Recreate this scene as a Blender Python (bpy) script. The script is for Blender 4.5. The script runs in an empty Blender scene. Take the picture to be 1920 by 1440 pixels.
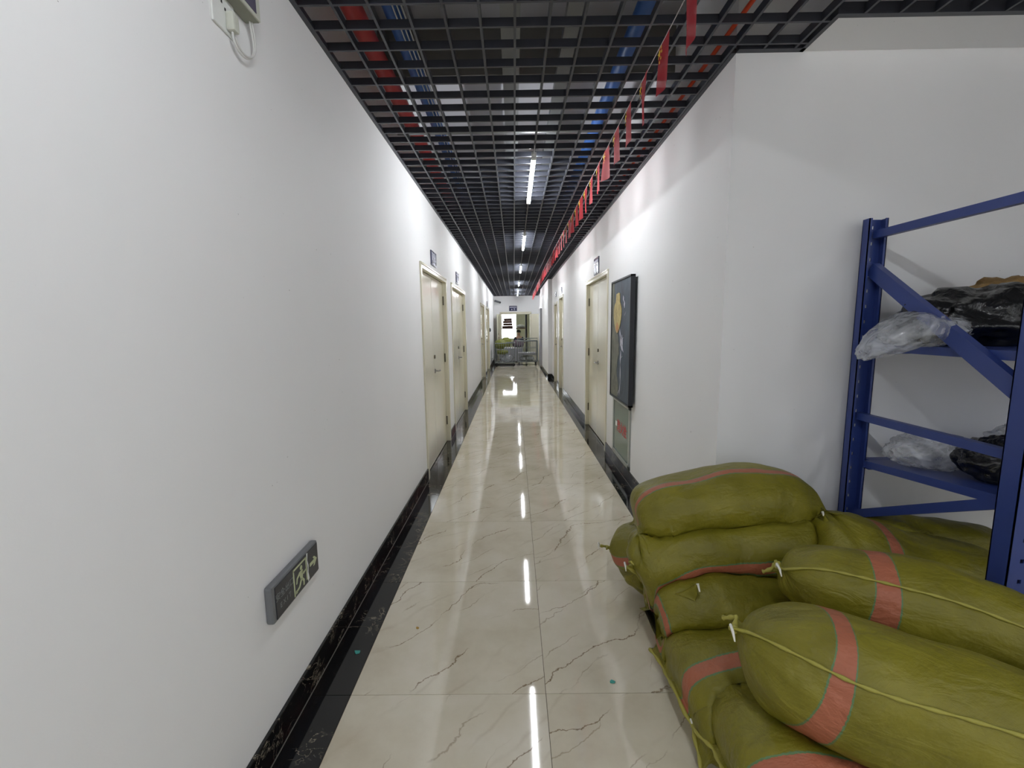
import bpy, math, random
import numpy as np
from mathutils import Vector, Matrix, noise
from mathutils.bvhtree import BVHTree

S = bpy.context.scene
COL = S.collection
random.seed(7)

# ------------------------------------------------------------------ camera
F_PX = 822.45
R = ((0.99990709, 0.00442953, -0.01289111),
     (-0.01219717, -0.13144766, -0.99124807),
     (-0.00608527, 0.99131322, -0.13138142))
cam_d = bpy.data.cameras.new('camera')
cam_d.sensor_width = 36.0
cam_d.lens = F_PX / 1920 * 36.0
cam_d.clip_start = 0.02
cam_d.clip_end = 200
cam = bpy.data.objects.new('camera', cam_d)
COL.objects.link(cam)
r0, r1, r2 = Vector(R[0]), Vector(R[1]), Vector(R[2])
cam.matrix_world = Matrix(((r0.x, -r1.x, -r2.x, 0), (r0.y, -r1.y, -r2.y, 0),
                           (r0.z, -r1.z, -r2.z, 1.4948), (0, 0, 0, 1)))
S.camera = cam

# ------------------------------------------------------------------ world (overcast daylight outside the far window)
w = bpy.data.worlds.new('daylight'); S.world = w
w.use_nodes = True
w.node_tree.nodes['Background'].inputs[0].default_value = (0.93, 0.97, 1.0, 1)
w.node_tree.nodes['Background'].inputs[1].default_value = 9.0

S.view_settings.view_transform = 'Standard'
S.view_settings.look = 'None'
S.view_settings.exposure = 0.22
S.view_settings.gamma = 1.0
S.view_settings.use_curve_mapping = False
S.cycles.use_denoising = True
S.cycles.max_bounces = 10
S.cycles.diffuse_bounces = 6
S.cycles.transparent_max_bounces = 24
S.cycles.caustics_reflective = False
S.cycles.caustics_refractive = False
S.cycles.sample_clamp_indirect = 6.0

TUBE_POWER = 96.0

# ------------------------------------------------------------------ place
XL, XR = -0.8655, 1.0745          # corridor walls
XA, XB = -0.6877, 0.9123          # beige floor between the black borders
ZC = 2.7694                       # underside of the open-cell ceiling
ZS = 3.45                         # slab above it
YC = 2.2835                       # wall corner on the right
YF = 19.2                         # end wall of the corridor
YR = -5.0                         # wall behind the camera
XS = 4.6                          # outer wall of the storage bay
Y1 = 1.6146                       # a floor joint; joints every 0.8 m
ZB = 0.118                        # baseboard height


# ------------------------------------------------------------------ helpers
def lin(r, g, b):
    f = lambda c: (c / 255 / 12.92) if c / 255 <= 0.04045 else ((c / 255 + 0.055) / 1.055) ** 2.4
    return (f(r), f(g), f(b), 1)


class NT:
    def __init__(s, name):
        s.m = bpy.data.materials.new(name); s.m.use_nodes = True
        s.t = s.m.node_tree; s.n = s.t.nodes; s.l = s.t.links
        s.b = s.n['Principled BSDF']; s.out = s.n['Material Output']

    def add(s, typ, **kw):
        nd = s.n.new(typ)
        for k, v in kw.items():
            if k.startswith('i_'):
                key = k[2:]
                key = int(key) if key.isdigit() else key
                if isinstance(v, bpy.types.NodeSocket): s.l.new(v, nd.inputs[key])
                else: nd.inputs[key].default_value = v
            else: setattr(nd, k, v)
        return nd

    def math(s, op, a, b=0.0, c=0.0):
        nd = s.n.new('ShaderNodeMath'); nd.operation = op
        for i, v in enumerate((a, b, c)):
            if isinstance(v, bpy.types.NodeSocket): s.l.new(v, nd.inputs[i])
            else: nd.inputs[i].default_value = v
        return nd.outputs[0]

    def mix(s, fac, a, b):
        nd = s.n.new('ShaderNodeMix'); nd.data_type = 'RGBA'
        for i, v in ((0, fac), (6, a), (7, b)):
            if isinstance(v, bpy.types.NodeSocket): s.l.new(v, nd.inputs[i])
            else: nd.inputs[i].default_value = v
        return nd.outputs[2]

    def ramp(s, fac, stops):
        nd = s.n.new('ShaderNodeValToRGB'); cr = nd.color_ramp
        while len(cr.elements) < len(stops): cr.elements.new(0.5)
        for e, (p, c) in zip(cr.elements, stops):
            e.position = p; e.color = c if len(c) == 4 else (*c, 1)
        s.l.new(fac, nd.inputs[0]); return nd.outputs[0]

    def set(s, k, v):
        if isinstance(v, bpy.types.NodeSocket): s.l.new(v, s.b.inputs[k])
        else: s.b.inputs[k].default_value = v

    def bump(s, h, strength=0.3, dist=0.002):
        nd = s.n.new('ShaderNodeBump'); nd.inputs['Strength'].default_value = strength
        nd.inputs['Distance'].default_value = dist
        s.l.new(h, nd.inputs['Height']); s.l.new(nd.outputs[0], s.b.inputs['Normal'])


def plain(name, col, rough=0.5, metal=0.0, var=0.06, scale=8.0, bump=0.0, bscale=200.0, coat=0.0, spec=None):
    t = NT(name)
    tc = t.add('ShaderNodeTexCoord')
    nz = t.add('ShaderNodeTexNoise', i_Vector=tc.outputs['Object'], i_Scale=scale, i_Detail=4.0)
    dark = tuple(c * (1 - var) for c in col[:3]) + (1,)
    lite = tuple(min(1, c * (1 + var)) for c in col[:3]) + (1,)
    t.set('Base Color', t.mix(nz.outputs[0], dark, lite))
    t.set('Roughness', rough); t.set('Metallic', metal)
    if coat: t.set('Coat Weight', coat); t.set('Coat Roughness', 0.08)
    if spec is not None: t.set('Specular IOR Level', spec)
    if bump:
        n2 = t.add('ShaderNodeTexNoise', i_Vector=tc.outputs['Object'], i_Scale=bscale, i_Detail=3.0)
        t.bump(n2.outputs[0], bump, 0.002)
    return t.m


def emissive(name, col, strength):
    t = NT(name); t.set('Base Color', (0.8, 0.8, 0.8, 1))
    t.set('Emission Color', col); t.set('Emission Strength', strength)
    return t.m


class MB:
    """collects geometry, then links it as one mesh object"""
    def __init__(s): s.v = []; s.f = []; s.sm = []

    def add(s, vs, fs, smooth=False):
        o = len(s.v); s.v += [tuple(p) for p in vs]
        s.f += [tuple(i + o for i in f) for f in fs]; s.sm += [smooth] * len(fs); return s

    def box(s, x0, x1, y0, y1, z0, z1, bev=0.0):
        x0, x1 = min(x0, x1), max(x0, x1); y0, y1 = min(y0, y1), max(y0, y1); z0, z1 = min(z0, z1), max(z0, z1)
        b = min(bev, (x1 - x0) * .45, (y1 - y0) * .45, (z1 - z0) * .45)
        if b <= 0:
            vs = [(x, y, z) for x in (x0, x1) for y in (y0, y1) for z in (z0, z1)]
            return s.add(vs, [(0, 1, 3, 2), (4, 6, 7, 5), (0, 4, 5, 1), (2, 3, 7, 6), (0, 2, 6, 4), (1, 5, 7, 3)])
        import bmesh
        bm = bmesh.new(); bmesh.ops.create_cube(bm, size=1)
        for v in bm.verts:
            v.co = ((x0 + x1) / 2 + v.co.x * (x1 - x0), (y0 + y1) / 2 + v.co.y * (y1 - y0), (z0 + z1) / 2 + v.co.z * (z1 - z0))
        bmesh.ops.bevel(bm, geom=bm.edges[:], offset=b, segments=2, affect='EDGES', profile=0.6)
        s.bm(bm); bm.free(); return s

    def bm(s, bm, smooth=False):
        bm.verts.index_update()
        return s.add([v.co[:] for v in bm.verts], [[v.index for v in f.verts] for f in bm.faces], smooth)

    def tube(s, pts, r, n=8, caps=True, smooth=True):
        pts = [Vector(p) for p in pts]; rr = r if isinstance(r, (list, tuple)) else [r] * len(pts)
        rings = []; up = None
        for i, p in enumerate(pts):
            a = pts[max(0, i - 1)]; b = pts[min(len(pts) - 1, i + 1)]
            T = (b - a).normalized()
            if up is None: up = Vector((0, 0, 1)) if abs(T.z) < .9 else Vector((1, 0, 0))
            sd = T.cross(up).normalized(); up = sd.cross(T).normalized()
            rings.append([p + (sd * math.cos(2 * math.pi * k / n) + up * math.sin(2 * math.pi * k / n)) * rr[i] for k in range(n)])
        vs = [q for ring in rings for q in ring]; fs = []
        for i in range(len(pts) - 1):
            for k in range(n):
                fs.append((i * n + k, i * n + (k + 1) % n, (i + 1) * n + (k + 1) % n, (i + 1) * n + k))
        s.add(vs, fs, smooth)
        if caps:
            s.add(rings[0], [tuple(range(n))[::-1]]); s.add(rings[-1], [tuple(range(n))])
        return s

    def bar(s, a, b, wd, ht, up=(0, 0, 1)):
        """rectangular bar from a to b, wd across, ht along 'up'"""
        a, b = Vector(a), Vector(b); T = (b - a).normalized(); sd = T.cross(Vector(up)).normalized(); u = sd.cross(T).normalized()
        vs = [q + sd * (i * wd / 2) + u * (j * ht / 2) for q in (a, b) for i in (-1, 1) for j in (-1, 1)]
        return s.add(vs, [(0, 1, 3, 2), (4, 6, 7, 5), (0, 4, 5, 1), (2, 3, 7, 6), (0, 2, 6, 4), (1, 5, 7, 3)])

    def disc(s, c, nrm, r, th, n=20):
        c = Vector(c); nrm = Vector(nrm).normalized()
        return s.tube([c, c + nrm * th], r, n)

    def prism(s, poly, O, U, V, th):
        """polygon in plane (O + u U + v V) extruded by th along U x V"""
        O, U, V = Vector(O), Vector(U), Vector(V); N = U.cross(V).normalized()
        n = len(poly)
        top = [O + U * a + V * b + N * th for a, b in poly]; bot = [O + U * a + V * b for a, b in poly]
        s.add(top + bot, [tuple(range(n)), tuple(range(2 * n - 1, n - 1, -1))] + [(i, n + i, n + (i + 1) % n, (i + 1) % n) for i in range(n)])
        return s

    def mesh(s, name):
        me = bpy.data.meshes.new(name); me.from_pydata(s.v, [], s.f)
        me.polygons.foreach_set('use_smooth', s.sm); me.update()
        import bmesh
        bm = bmesh.new(); bm.from_mesh(me); bmesh.ops.recalc_face_normals(bm, faces=bm.faces[:]); bm.to_mesh(me); bm.free()
        return me

    def build(s, name, mat, parent=None, origin=None):
        me = s.mesh(name); me.materials.append(mat)
        return link(name, me, parent, origin)


def link(name, me, parent=None, origin=None):
    o = bpy.data.objects.new(name, me); COL.objects.link(o)
    if parent is not None:
        o.parent = parent
        po = Vector(parent.get('_o', (0, 0, 0)))
    else: po = Vector((0, 0, 0))
    if origin is not None:            # geometry is in world space, so move the origin
        og = Vector(origin); me.transform(Matrix.Translation(-og)); o.location = og - po; o['_o'] = tuple(og)
    else:
        o.location = -po; o['_o'] = (0.0, 0.0, 0.0)
    return o


def tag(o, label=None, cat=None, group=None, kind=None):
    if label: o['label'] = label
    if cat: o['category'] = cat
    if group: o['group'] = group
    if kind: o['kind'] = kind
    return o


def empty(name, loc, label=None, cat=None, group=None, kind=None):
    o = bpy.data.objects.new(name, None); COL.objects.link(o); o.location = loc; o['_o'] = tuple(loc)
    o.empty_display_size = 0.1
    return tag(o, label, cat, group, kind)


def inst(name, me, parent, loc, rot=None, scale=None):
    """instance of a shared mesh; loc in the parent's space"""
    o = bpy.data.objects.new(name, me); COL.objects.link(o); o.parent = parent; o.location = loc
    if rot: o.rotation_euler = rot
    if scale: o.scale = scale
    return o


def text_mesh(body, size, depth, mat, bold=0.0):
    c = bpy.data.curves.new('lettering', 'FONT'); c.body = body; c.size = size; c.extrude = depth; c.offset = bold
    c.align_x = 'CENTER'; c.align_y = 'CENTER'
    o = bpy.data.objects.new('lettering', c); COL.objects.link(o)
    dg = bpy.context.evaluated_depsgraph_get()
    me = bpy.data.meshes.new_from_object(o.evaluated_get(dg)); me.materials.clear(); me.materials.append(mat)
    bpy.data.objects.remove(o); bpy.data.curves.remove(c)
    return me


# ------------------------------------------------------------------ materials
def mat_wall():
    t = NT('white_plaster'); tc = t.add('ShaderNodeTexCoord')
    n1 = t.add('ShaderNodeTexNoise', i_Vector=tc.outputs['Object'], i_Scale=1.3, i_Detail=3.0)
    n3 = t.add('ShaderNodeTexNoise', i_Vector=tc.outputs['Object'], i_Scale=60.0, i_Detail=4.0)
    c = t.mix(n1.outputs[0], lin(229, 229, 230), lin(237, 237, 238))
    speck = t.ramp(n3.outputs[0], [(0.0, (1, 1, 1)), (0.245, (1, 1, 1)), (0.2451, (0, 0, 0)), (1, (0, 0, 0))])
    c = t.mix(speck, c, lin(150, 150, 148))
    t.set('Base Color', c); t.set('Roughness', 0.62); t.set('Specular IOR Level', 0.3)
    n2 = t.add('ShaderNodeTexNoise', i_Vector=tc.outputs['Object'], i_Scale=220.0, i_Detail=2.0)
    t.bump(n2.outputs[0], 0.12, 0.001)
    return t.m


def mat_tile():
    t = NT('beige_marble_tile'); tc = t.add('ShaderNodeTexCoord'); oi = t.add('ShaderNodeObjectInfo')
    off = t.add('ShaderNodeVectorMath', operation='SCALE'); off.inputs[0].default_value = (37.0, 19.0, 11.0)
    t.l.new(oi.outputs['Random'], off.inputs['Scale'])
    p = t.add('ShaderNodeVectorMath', operation='ADD', i_0=tc.outputs['Object'], i_1=off.outputs[0]).outputs[0]
    cloud = t.add('ShaderNodeTexNoise', i_Vector=p, i_Scale=3.2, i_Detail=6.0, i_Roughness=0.6)
    base = t.ramp(cloud.outputs[0], [(0.25, lin(194, 184, 162)), (0.5, lin(209, 201, 181)), (0.8, lin(220, 213, 198))])
    # long diagonal veins, about three to a tile
    sx = t.add('ShaderNodeSeparateXYZ', i_0=p)
    lin_ = t.math('MULTIPLY', t.math('SUBTRACT', sx.outputs[1], t.math('MULTIPLY', sx.outputs[0], 0.92)), 0.735)

    def veins(freq, wob, width, seed, lo, hi, amt):
        pp = t.add('ShaderNodeVectorMath', operation='ADD', i_0=p); pp.inputs[1].default_value = (seed, seed * 1.7, seed * .6)
        n1 = t.add('ShaderNodeTexNoise', i_Vector=pp.outputs[0], i_Scale=2.0, i_Detail=1.0)
        n2 = t.add('ShaderNodeTexNoise', i_Vector=pp.outputs[0], i_Scale=11.0, i_Detail=5.0, i_Roughness=0.6)
        q = t.math('ADD', t.math('MULTIPLY', lin_, freq), t.math('ADD', t.math('MULTIPLY', n1.outputs[0], wob), t.math('MULTIPLY', n2.outputs[0], wob * .22)))
        d = t.math('ABSOLUTE', t.math('SUBTRACT', t.math('FRACT', q), 0.5))
        v = t.math('SUBTRACT', 1.0, t.math('MINIMUM', t.math('DIVIDE', d, width * freq), 1.0))
        g = t.add('ShaderNodeTexNoise', i_Vector=pp.outputs[0], i_Scale=3.0, i_Detail=2.0)
        gg = t.ramp(g.outputs[0], [(lo, (0, 0, 0)), (hi, (1, 1, 1))])
        return t.math('MULTIPLY', t.math('MULTIPLY', v, gg), amt)
    c = t.mix(veins(3.1, 1.3, .0042, 1.3, .42, .52, .95), base, lin(112, 86, 58))
    c = t.mix(veins(5.3, 1.6, .004, 7.7, .50, .60, .55), c, lin(128, 104, 74))
    c = t.mix(veins(9.0, 2.2, .012, 3.1, .50, .66, .22), c, lin(150, 132, 104))
    t.set('Base Color', c); t.set('Roughness', 0.045); t.set('Specular IOR Level', 0.62)
    wv = t.add('ShaderNodeTexNoise', i_Vector=p, i_Scale=2.0, i_Detail=0.0)
    t.bump(wv.outputs[0], 0.06, 0.004)
    return t.m


def mat_black():
    t = NT('black_marble'); tc = t.add('ShaderNodeTexCoord'); oi = t.add('ShaderNodeObjectInfo')
    off = t.add('ShaderNodeVectorMath', operation='SCALE'); off.inputs[0].default_value = (31.0, 17.0, 5.0)
    t.l.new(oi.outputs['Random'], off.inputs['Scale'])
    p = t.add('ShaderNodeVectorMath', operation='ADD', i_0=tc.outputs['Object'], i_1=off.outputs[0]).outputs[0]
    n = t.add('ShaderNodeTexNoise', i_Vector=p, i_Scale=7.0, i_Detail=6.0, i_Roughness=0.65, i_Distortion=1.4)
    d = t.math('ABSOLUTE', t.math('SUBTRACT', n.outputs[0], 0.5))
    v = t.math('SUBTRACT', 1.0, t.math('MINIMUM', t.math('DIVIDE', d, 0.010), 1.0))
    g = t.add('ShaderNodeTexNoise', i_Vector=p, i_Scale=4.5, i_Detail=3.0)
    gg = t.ramp(g.outputs[0], [(0.48, (0, 0, 0)), (0.58, (1, 1, 1))])
    v = t.math('MULTIPLY', v, gg)
    t.set('Base Color', t.mix(v, lin(20, 20, 21), lin(170, 160, 140)))
    t.set('Roughness', 0.07); t.set('Specular IOR Level', 0.5)
    return t.m


def mat_sack(band):
    """olive woven fabric, UV.x = metres along the sack, UV.y = metres round it; band = (u0, u1) printed stripe"""
    t = NT('woven_sack'); tc = t.add('ShaderNodeTexCoord'); uv = t.add('ShaderNodeUVMap', uv_map='weave')
    sp = t.add('ShaderNodeSeparateXYZ', i_0=uv.outputs[0]); U, V = sp.outputs[0], sp.outputs[1]
    n1 = t.add('ShaderNodeTexNoise', i_Vector=tc.outputs['Object'], i_Scale=6.0, i_Detail=5.0)
    base = t.ramp(n1.outputs[0], [(0.25, lin(104, 98, 22)), (0.55, lin(122, 115, 30)), (0.8, lin(138, 130, 42))])
    # dusty scuffs
    n4 = t.add('ShaderNodeTexNoise', i_Vector=tc.outputs['Object'], i_Scale=14.0, i_Detail=8.0, i_Roughness=0.75)
    sc = t.ramp(n4.outputs[0], [(0.56, (0, 0, 0)), (0.78, (0.2, 0.2, 0.2))])
    base = t.mix(sc, base, lin(156, 148, 74))
    if band:
        bt, u0, u1 = band
        if bt == 'v': U, V = V, U
        wob = t.add('ShaderNodeTexNoise', i_Vector=uv.outputs[0], i_Scale=120.0, i_Detail=1.0)
        uw = t.math('ADD', U, t.math('MULTIPLY', t.math('SUBTRACT', wob.outputs[0], 0.5), 0.006))
        ins = t.math('MULTIPLY', t.math('GREATER_THAN', uw, u0), t.math('LESS_THAN', uw, u1))
        outer = t.math('MULTIPLY', t.math('GREATER_THAN', uw, u0 - 0.005), t.math('LESS_THAN', uw, u1 + 0.005))
        base = t.mix(outer, base, lin(92, 122, 82))
        base = t.mix(ins, base, lin(166, 98, 72))
    # weave
    wx = t.math('SINE', t.math('MULTIPLY', U, 2 * math.pi / 0.0032)); wy = t.math('SINE', t.math('MULTIPLY', V, 2 * math.pi / 0.0032))
    weave = t.math('MULTIPLY', wx, wy)
    base = t.mix(t.math('MULTIPLY', t.math('ADD', weave, 1.0), 0.06), base, (0.02, 0.02, 0.005, 1))
    t.set('Base Color', base); t.set('Roughness', 0.42); t.set('Specular IOR Level', 0.36)
    mp = t.add('ShaderNodeMapping', i_Vector=uv.outputs[0]); mp.inputs['Scale'].default_value = (7.0, 17.0, 1)
    wr = t.add('ShaderNodeTexNoise', i_Vector=mp.outputs[0], i_Scale=1.0, i_Detail=4.0, i_Roughness=0.55, i_Distortion=0.6)
    n5 = t.add('ShaderNodeTexNoise', i_Vector=tc.outputs['Object'], i_Scale=28.0, i_Detail=4.0)
    hgt = t.math('ADD', t.math('MULTIPLY', wr.outputs[0], 1.0), t.math('ADD', t.math('MULTIPLY', n5.outputs[0], 0.7), t.math('MULTIPLY', weave, 0.012)))
    t.bump(hgt, 0.6, 0.018)
    return t.m


def mat_plastic(name, col, alpha, rough=0.18):
    t = NT(name); tc = t.add('ShaderNodeTexCoord')
    n = t.add('ShaderNodeTexNoise', i_Vector=tc.outputs['Object'], i_Scale=9.0, i_Detail=5.0, i_Distortion=2.0)
    t.set('Base Color', col); t.set('Roughness', rough); t.set('Specular IOR Level', 0.6)
    a = t.ramp(n.outputs[0], [(0.3, (alpha * .6,) * 3), (0.62, (min(1, alpha * 1.35),) * 3)]) if alpha < 1 else None
    if a: t.set('Alpha', a)
    vo = t.add('ShaderNodeTexVoronoi', i_Vector=tc.outputs['Object'], i_Scale=16.0)
    h = t.math('ADD', n.outputs[0], t.math('MULTIPLY', vo.outputs['Distance'], 0.35))
    t.bump(h, 0.8, 0.02)
    return t.m


def mat_flag():
    t = NT('red_flag_cloth'); tr = t.add('ShaderNodeBsdfTranslucent'); tr.inputs[0].default_value = lin(216, 74, 82)
    t.set('Base Color', lin(176, 50, 58)); t.set('Roughness', 0.6)
    mx = t.add('ShaderNodeMixShader', i_0=0.55, i_1=t.b.outputs[0], i_2=tr.outputs[0])
    tp = t.add('ShaderNodeBsdfTransparent'); m2 = t.add('ShaderNodeMixShader', i_0=0.22, i_1=mx.outputs[0], i_2=tp.outputs[0]); t.l.new(m2.outputs[0], t.out.inputs[0])
    return t.m


def mat_glass(name, col, alpha, rough=0.05):
    t = NT(name); t.set('Base Color', col); t.set('Roughness', rough); t.set('Alpha', alpha); t.set('Specular IOR Level', 0.8)
    return t.m


def mat_mottled(name, a, b, scale, rough=0.6, stretch=(1, 1, 1)):
    t = NT(name); tc = t.add('ShaderNodeTexCoord')
    mp = t.add('ShaderNodeMapping', i_Vector=tc.outputs['Object']); mp.inputs['Scale'].default_value = stretch
    n = t.add('ShaderNodeTexNoise', i_Vector=mp.outputs[0], i_Scale=scale, i_Detail=6.0, i_Roughness=0.7, i_Distortion=0.8)
    t.set('Base Color', t.ramp(n.outputs[0], [(0.35, a), (0.65, b)])); t.set('Roughness', rough)
    t.bump(n.outputs[0], 0.3, 0.003)
    return t.m


M = dict(
    wall=mat_wall(), tile=mat_tile(), black=mat_black(),
    grout=plain('dark_grout', lin(92, 82, 66), 0.8), bgrout=plain('pale_grout', lin(120, 116, 108), 0.8),
    grid=plain('black_grid_paint', lin(50, 52, 60), 0.36, spec=0.5), slab=plain('painted_slab', lin(186, 186, 192), 0.8, scale=2),
    plenum=plain('raw_plaster', lin(120, 118, 114), 0.85, scale=3, var=0.15),
    door=plain('cream_door_enamel', lin(222, 217, 197), 0.16, var=0.02, scale=2, coat=0.4),
    frame=plain('cream_frame_enamel', lin(212, 207, 186), 0.2, var=0.02), gap=plain('shadow_gap_rubber', lin(52, 50, 42), 0.7),
    steel=plain('brushed_steel', lin(180, 180, 182), 0.25, 0.9), darksteel=plain('dark_hinge_steel', lin(92, 88, 76), 0.4, 0.7),
    blue=plain('blue_rack_enamel', lin(46, 63, 124), 0.36, var=0.08, scale=5, spec=0.45),
    red=plain('red_pipe_paint', lin(190, 60, 58), 0.4), bluepipe=plain('blue_pipe_paint', lin(50, 92, 160), 0.4),
    orange=plain('orange_conduit_plastic', lin(236, 84, 44), 0.45), galv=plain('galvanised_steel', lin(150, 152, 155), 0.35, 0.8),
    white=plain('white_plastic', lin(226, 228, 226), 0.4, var=0.02), offwhite=plain('aged_white_plastic', lin(198, 200, 190), 0.45, var=0.05),
    sign=plain('navy_sign_acrylic', lin(44, 46, 78), 0.25, var=0.05), signink=plain('pale_sign_print', lin(214, 214, 232), 0.5, var=0.0),
    blackp=plain('black_plastic', lin(26, 26, 28), 0.4), cable=plain('white_cable', lin(205, 205, 203), 0.5, var=0.02),
    exitface=plain('dark_sign_face', lin(46, 47, 52), 0.35, var=0.08), exitbody=plain('grey_sign_housing', lin(120, 122, 126), 0.35, 0.3),
    glow=plain('pale_green_sign_print', lin(188, 196, 158), 0.5, var=0.03), print_grey=plain('worn_grey_print', lin(120, 124, 124), 0.5, var=0.2),
    flag=mat_flag(), yellow=plain('yellow_star_print', lin(240, 200, 60), 0.6), string=plain('pale_string', lin(186, 176, 178), 0.7),
    paintblue=mat_mottled('dark_blue_painted_canvas', lin(38, 46, 62), lin(62, 78, 92), 5.0, 0.5, (1, 1, 0.5)),
    paintgrey=mat_mottled('grey_stone_paint', lin(78, 80, 74), lin(126, 126, 112), 18.0, 0.6, (1, 1, 0.4)),
    gold=mat_mottled('gold_leaf_paint', lin(150, 128, 66), lin(196, 180, 110), 14.0, 0.45),
    rust=mat_mottled('rust_orange_paint', lin(164, 96, 52), lin(190, 138, 80), 16.0, 0.5),
    palepaint=plain('pale_lilac_paint', lin(196, 194, 206), 0.5), bframe=plain('black_picture_frame', lin(34, 36, 44), 0.4),
    alu=plain('anodised_aluminium', lin(176, 180, 176), 0.3, 0.6), glass=mat_glass('greenish_glass', lin(120, 140, 130), 0.55),
    cabin=plain('cabinet_interior', lin(150, 160, 152), 0.6), redink=plain('red_lettering', lin(196, 52, 50), 0.5),
    cord=plain('white_tie_string', lin(222, 220, 212), 0.7), seam=plain('olive_seam_tape', lin(152, 145, 62), 0.6, bump=0.3),
    blackbag=mat_plastic('black_bin_liner', lin(22, 23, 25), 1.0, 0.22), clearbag=mat_plastic('clear_polythene', lin(205, 208, 214), 0.42, 0.16),
    kraft=mat_mottled('brown_kraft_paper', lin(128, 98, 58), lin(172, 142, 92), 9.0, 0.8),
    brownbox=mat_mottled('dark_brown_bundle', lin(84, 58, 52), lin(126, 92, 84), 10.0, 0.8),
    farwall=plain('pale_green_wall', lin(196, 198, 174), 0.6), skin=plain('skin', lin(206, 164, 140), 0.5), hair=plain('black_hair', lin(22, 20, 20), 0.5),
    jacket=plain('dark_blue_jacket', lin(38, 48, 72), 0.8), trousers=plain('charcoal_trousers', lin(46, 48, 54), 0.8),
    olive=plain('olive_bundle_cloth', lin(118, 122, 48), 0.6), teal=plain('teal_scrap', lin(64, 150, 140), 0.6), straw=plain('straw_scrap', lin(176, 140, 70), 0.7),
    lampbody=plain('lamp_housing_white', lin(220, 220, 222), 0.4), lamp=emissive('lit_tube', (0.94, 0.975, 1.0, 1), TUBE_POWER),
    bundle=plain('plum_fabric_bundle', lin(96, 82, 92), 0.8), cart=plain('zinc_cart_wire', lin(132, 138, 136), 0.35, 0.5),
    greyboard=plain('grey_cabinet_paint', lin(150, 150, 156), 0.5),
)
SACKM = {}

# ================================================================== SETTING
# ---- floor: grout bed with marble tiles as pieces
floor = empty('floor', (0, 0, 0), 'polished beige marble tiled floor with black marble border strips', None, None, 'structure')
MB().box(XL - 0.14, XS, YR, YF + 5, -0.06, -0.0035).build('screed', M['grout'], floor)
gapw = 0.0012


def tile_mesh(wx, wy, mat, name):
    me = MB().box(-wx / 2 + gapw, wx / 2 - gapw, -wy / 2 + gapw, wy / 2 - gapw, -0.003, 0.0, 0.0).mesh(name)
    me.materials.append(mat); return me


tm = tile_mesh(0.8, 0.8, M['tile'], 'tile')
for k in range(-8, 28):
    yc = Y1 + 0.4 + 0.8 * k
    if yc + 0.4 > YF + 4.9: continue
    for i in range(2):
        inst('tile', tm, floor, (XA + 0.4 + 0.8 * i, yc, 0))
    if yc < YC - 0.1:                       # storage bay
        for i in range(2, 6):
            if XA + 0.8 * i + 0.8 < XS: inst('tile', tm, floor, (XA + 0.4 + 0.8 * i, yc, 0))
lm = tile_mesh(XA - XL, 0.8, M['black'], 'border_tile')
dm = tile_mesh(0.12, 0.8, M['black'], 'threshold_tile')
rm = tile_mesh(XR - XB, 0.8, M['black'], 'border_tile')
for k in range(-8, 22):
    yc = Y1 + 0.4 + 0.8 * k
    inst('border_tile', lm, floor, ((XL + XA) / 2, yc, 0.0004))
    inst('threshold_tile', dm, floor, (XL - 0.06, yc, 0.0))
    if yc - 0.4 > YC - 0.2:
        inst('border_tile', rm, floor, ((XR + XB) / 2, yc, 0.0004)); inst('threshold_tile', dm, floor, (XR + 0.06, yc, 0.0))

# ---- walls with door openings
LD = [(4.15, 5.70, 2.10), (6.16, 7.86, 2.10), (11.45, 12.95, 2.10), (13.60, 15.35, 2.10)]
RD = [(5.06, 6.56, 2.12), (9.62, 10.48, 2.16), (10.95, 11.72, 2.08)]


def wall_run(name, x0, x1, y0, y1, openings, z1=ZS, label=None):
    mb = MB(); y = y0
    for a, b, zt in openings:
        mb.box(x0, x1, y, a, 0, z1); mb.box(x0, x1, a, b, zt, z1); y = b
    mb.box(x0, x1, y, y1, 0, z1)
    o = mb.build(name, M['wall']); tag(o, label, None, None, 'structure'); return o


wall_run('wall_left', XL - 0.14, XL, YR, YF, LD, label='long white plaster corridor wall on the left')
wall_run('wall_right', XR, XR + 0.14, YC, YF, RD, label='white plaster corridor wall on the right')
tag(MB().box(0.965, XR, 12.5, 16.1, 0, ZS).build('wall_right_projection', M['wall']), 'shallow white wall projection at the far right of corridor', None, None, 'structure')
tag(MB().box(XR + 0.14, XS + 0.14, YC, YC + 0.14, 0, ZS).build('wall_back', M['wall']), 'white wall behind the blue storage rack', None, None, 'structure')
tag(MB().box(XS, XS + 0.14, YR, YC, 0, ZS).build('wall_storage', M['wall']), 'outer white wall of storage bay', None, None, 'structure')
tag(MB().box(XL - 0.14, XS + 0.14, YR - 0.14, YR, 0, ZS).build('wall_rear', M['wall']), 'white wall behind the camera', None, None, 'structure')
FX0, FX1, FZ = -0.56, 0.71, 2.03
tag(MB().box(XL - 0.14, FX0, YF, YF + 0.14, 0, ZS).box(FX1, XR + 0.14, YF, YF + 0.14, 0, ZS).box(FX0, FX1, YF, YF + 0.14, FZ, ZS)
    .build('wall_end', M['wall']), 'white end wall of corridor with an open doorway', None, None, 'structure')
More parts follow.
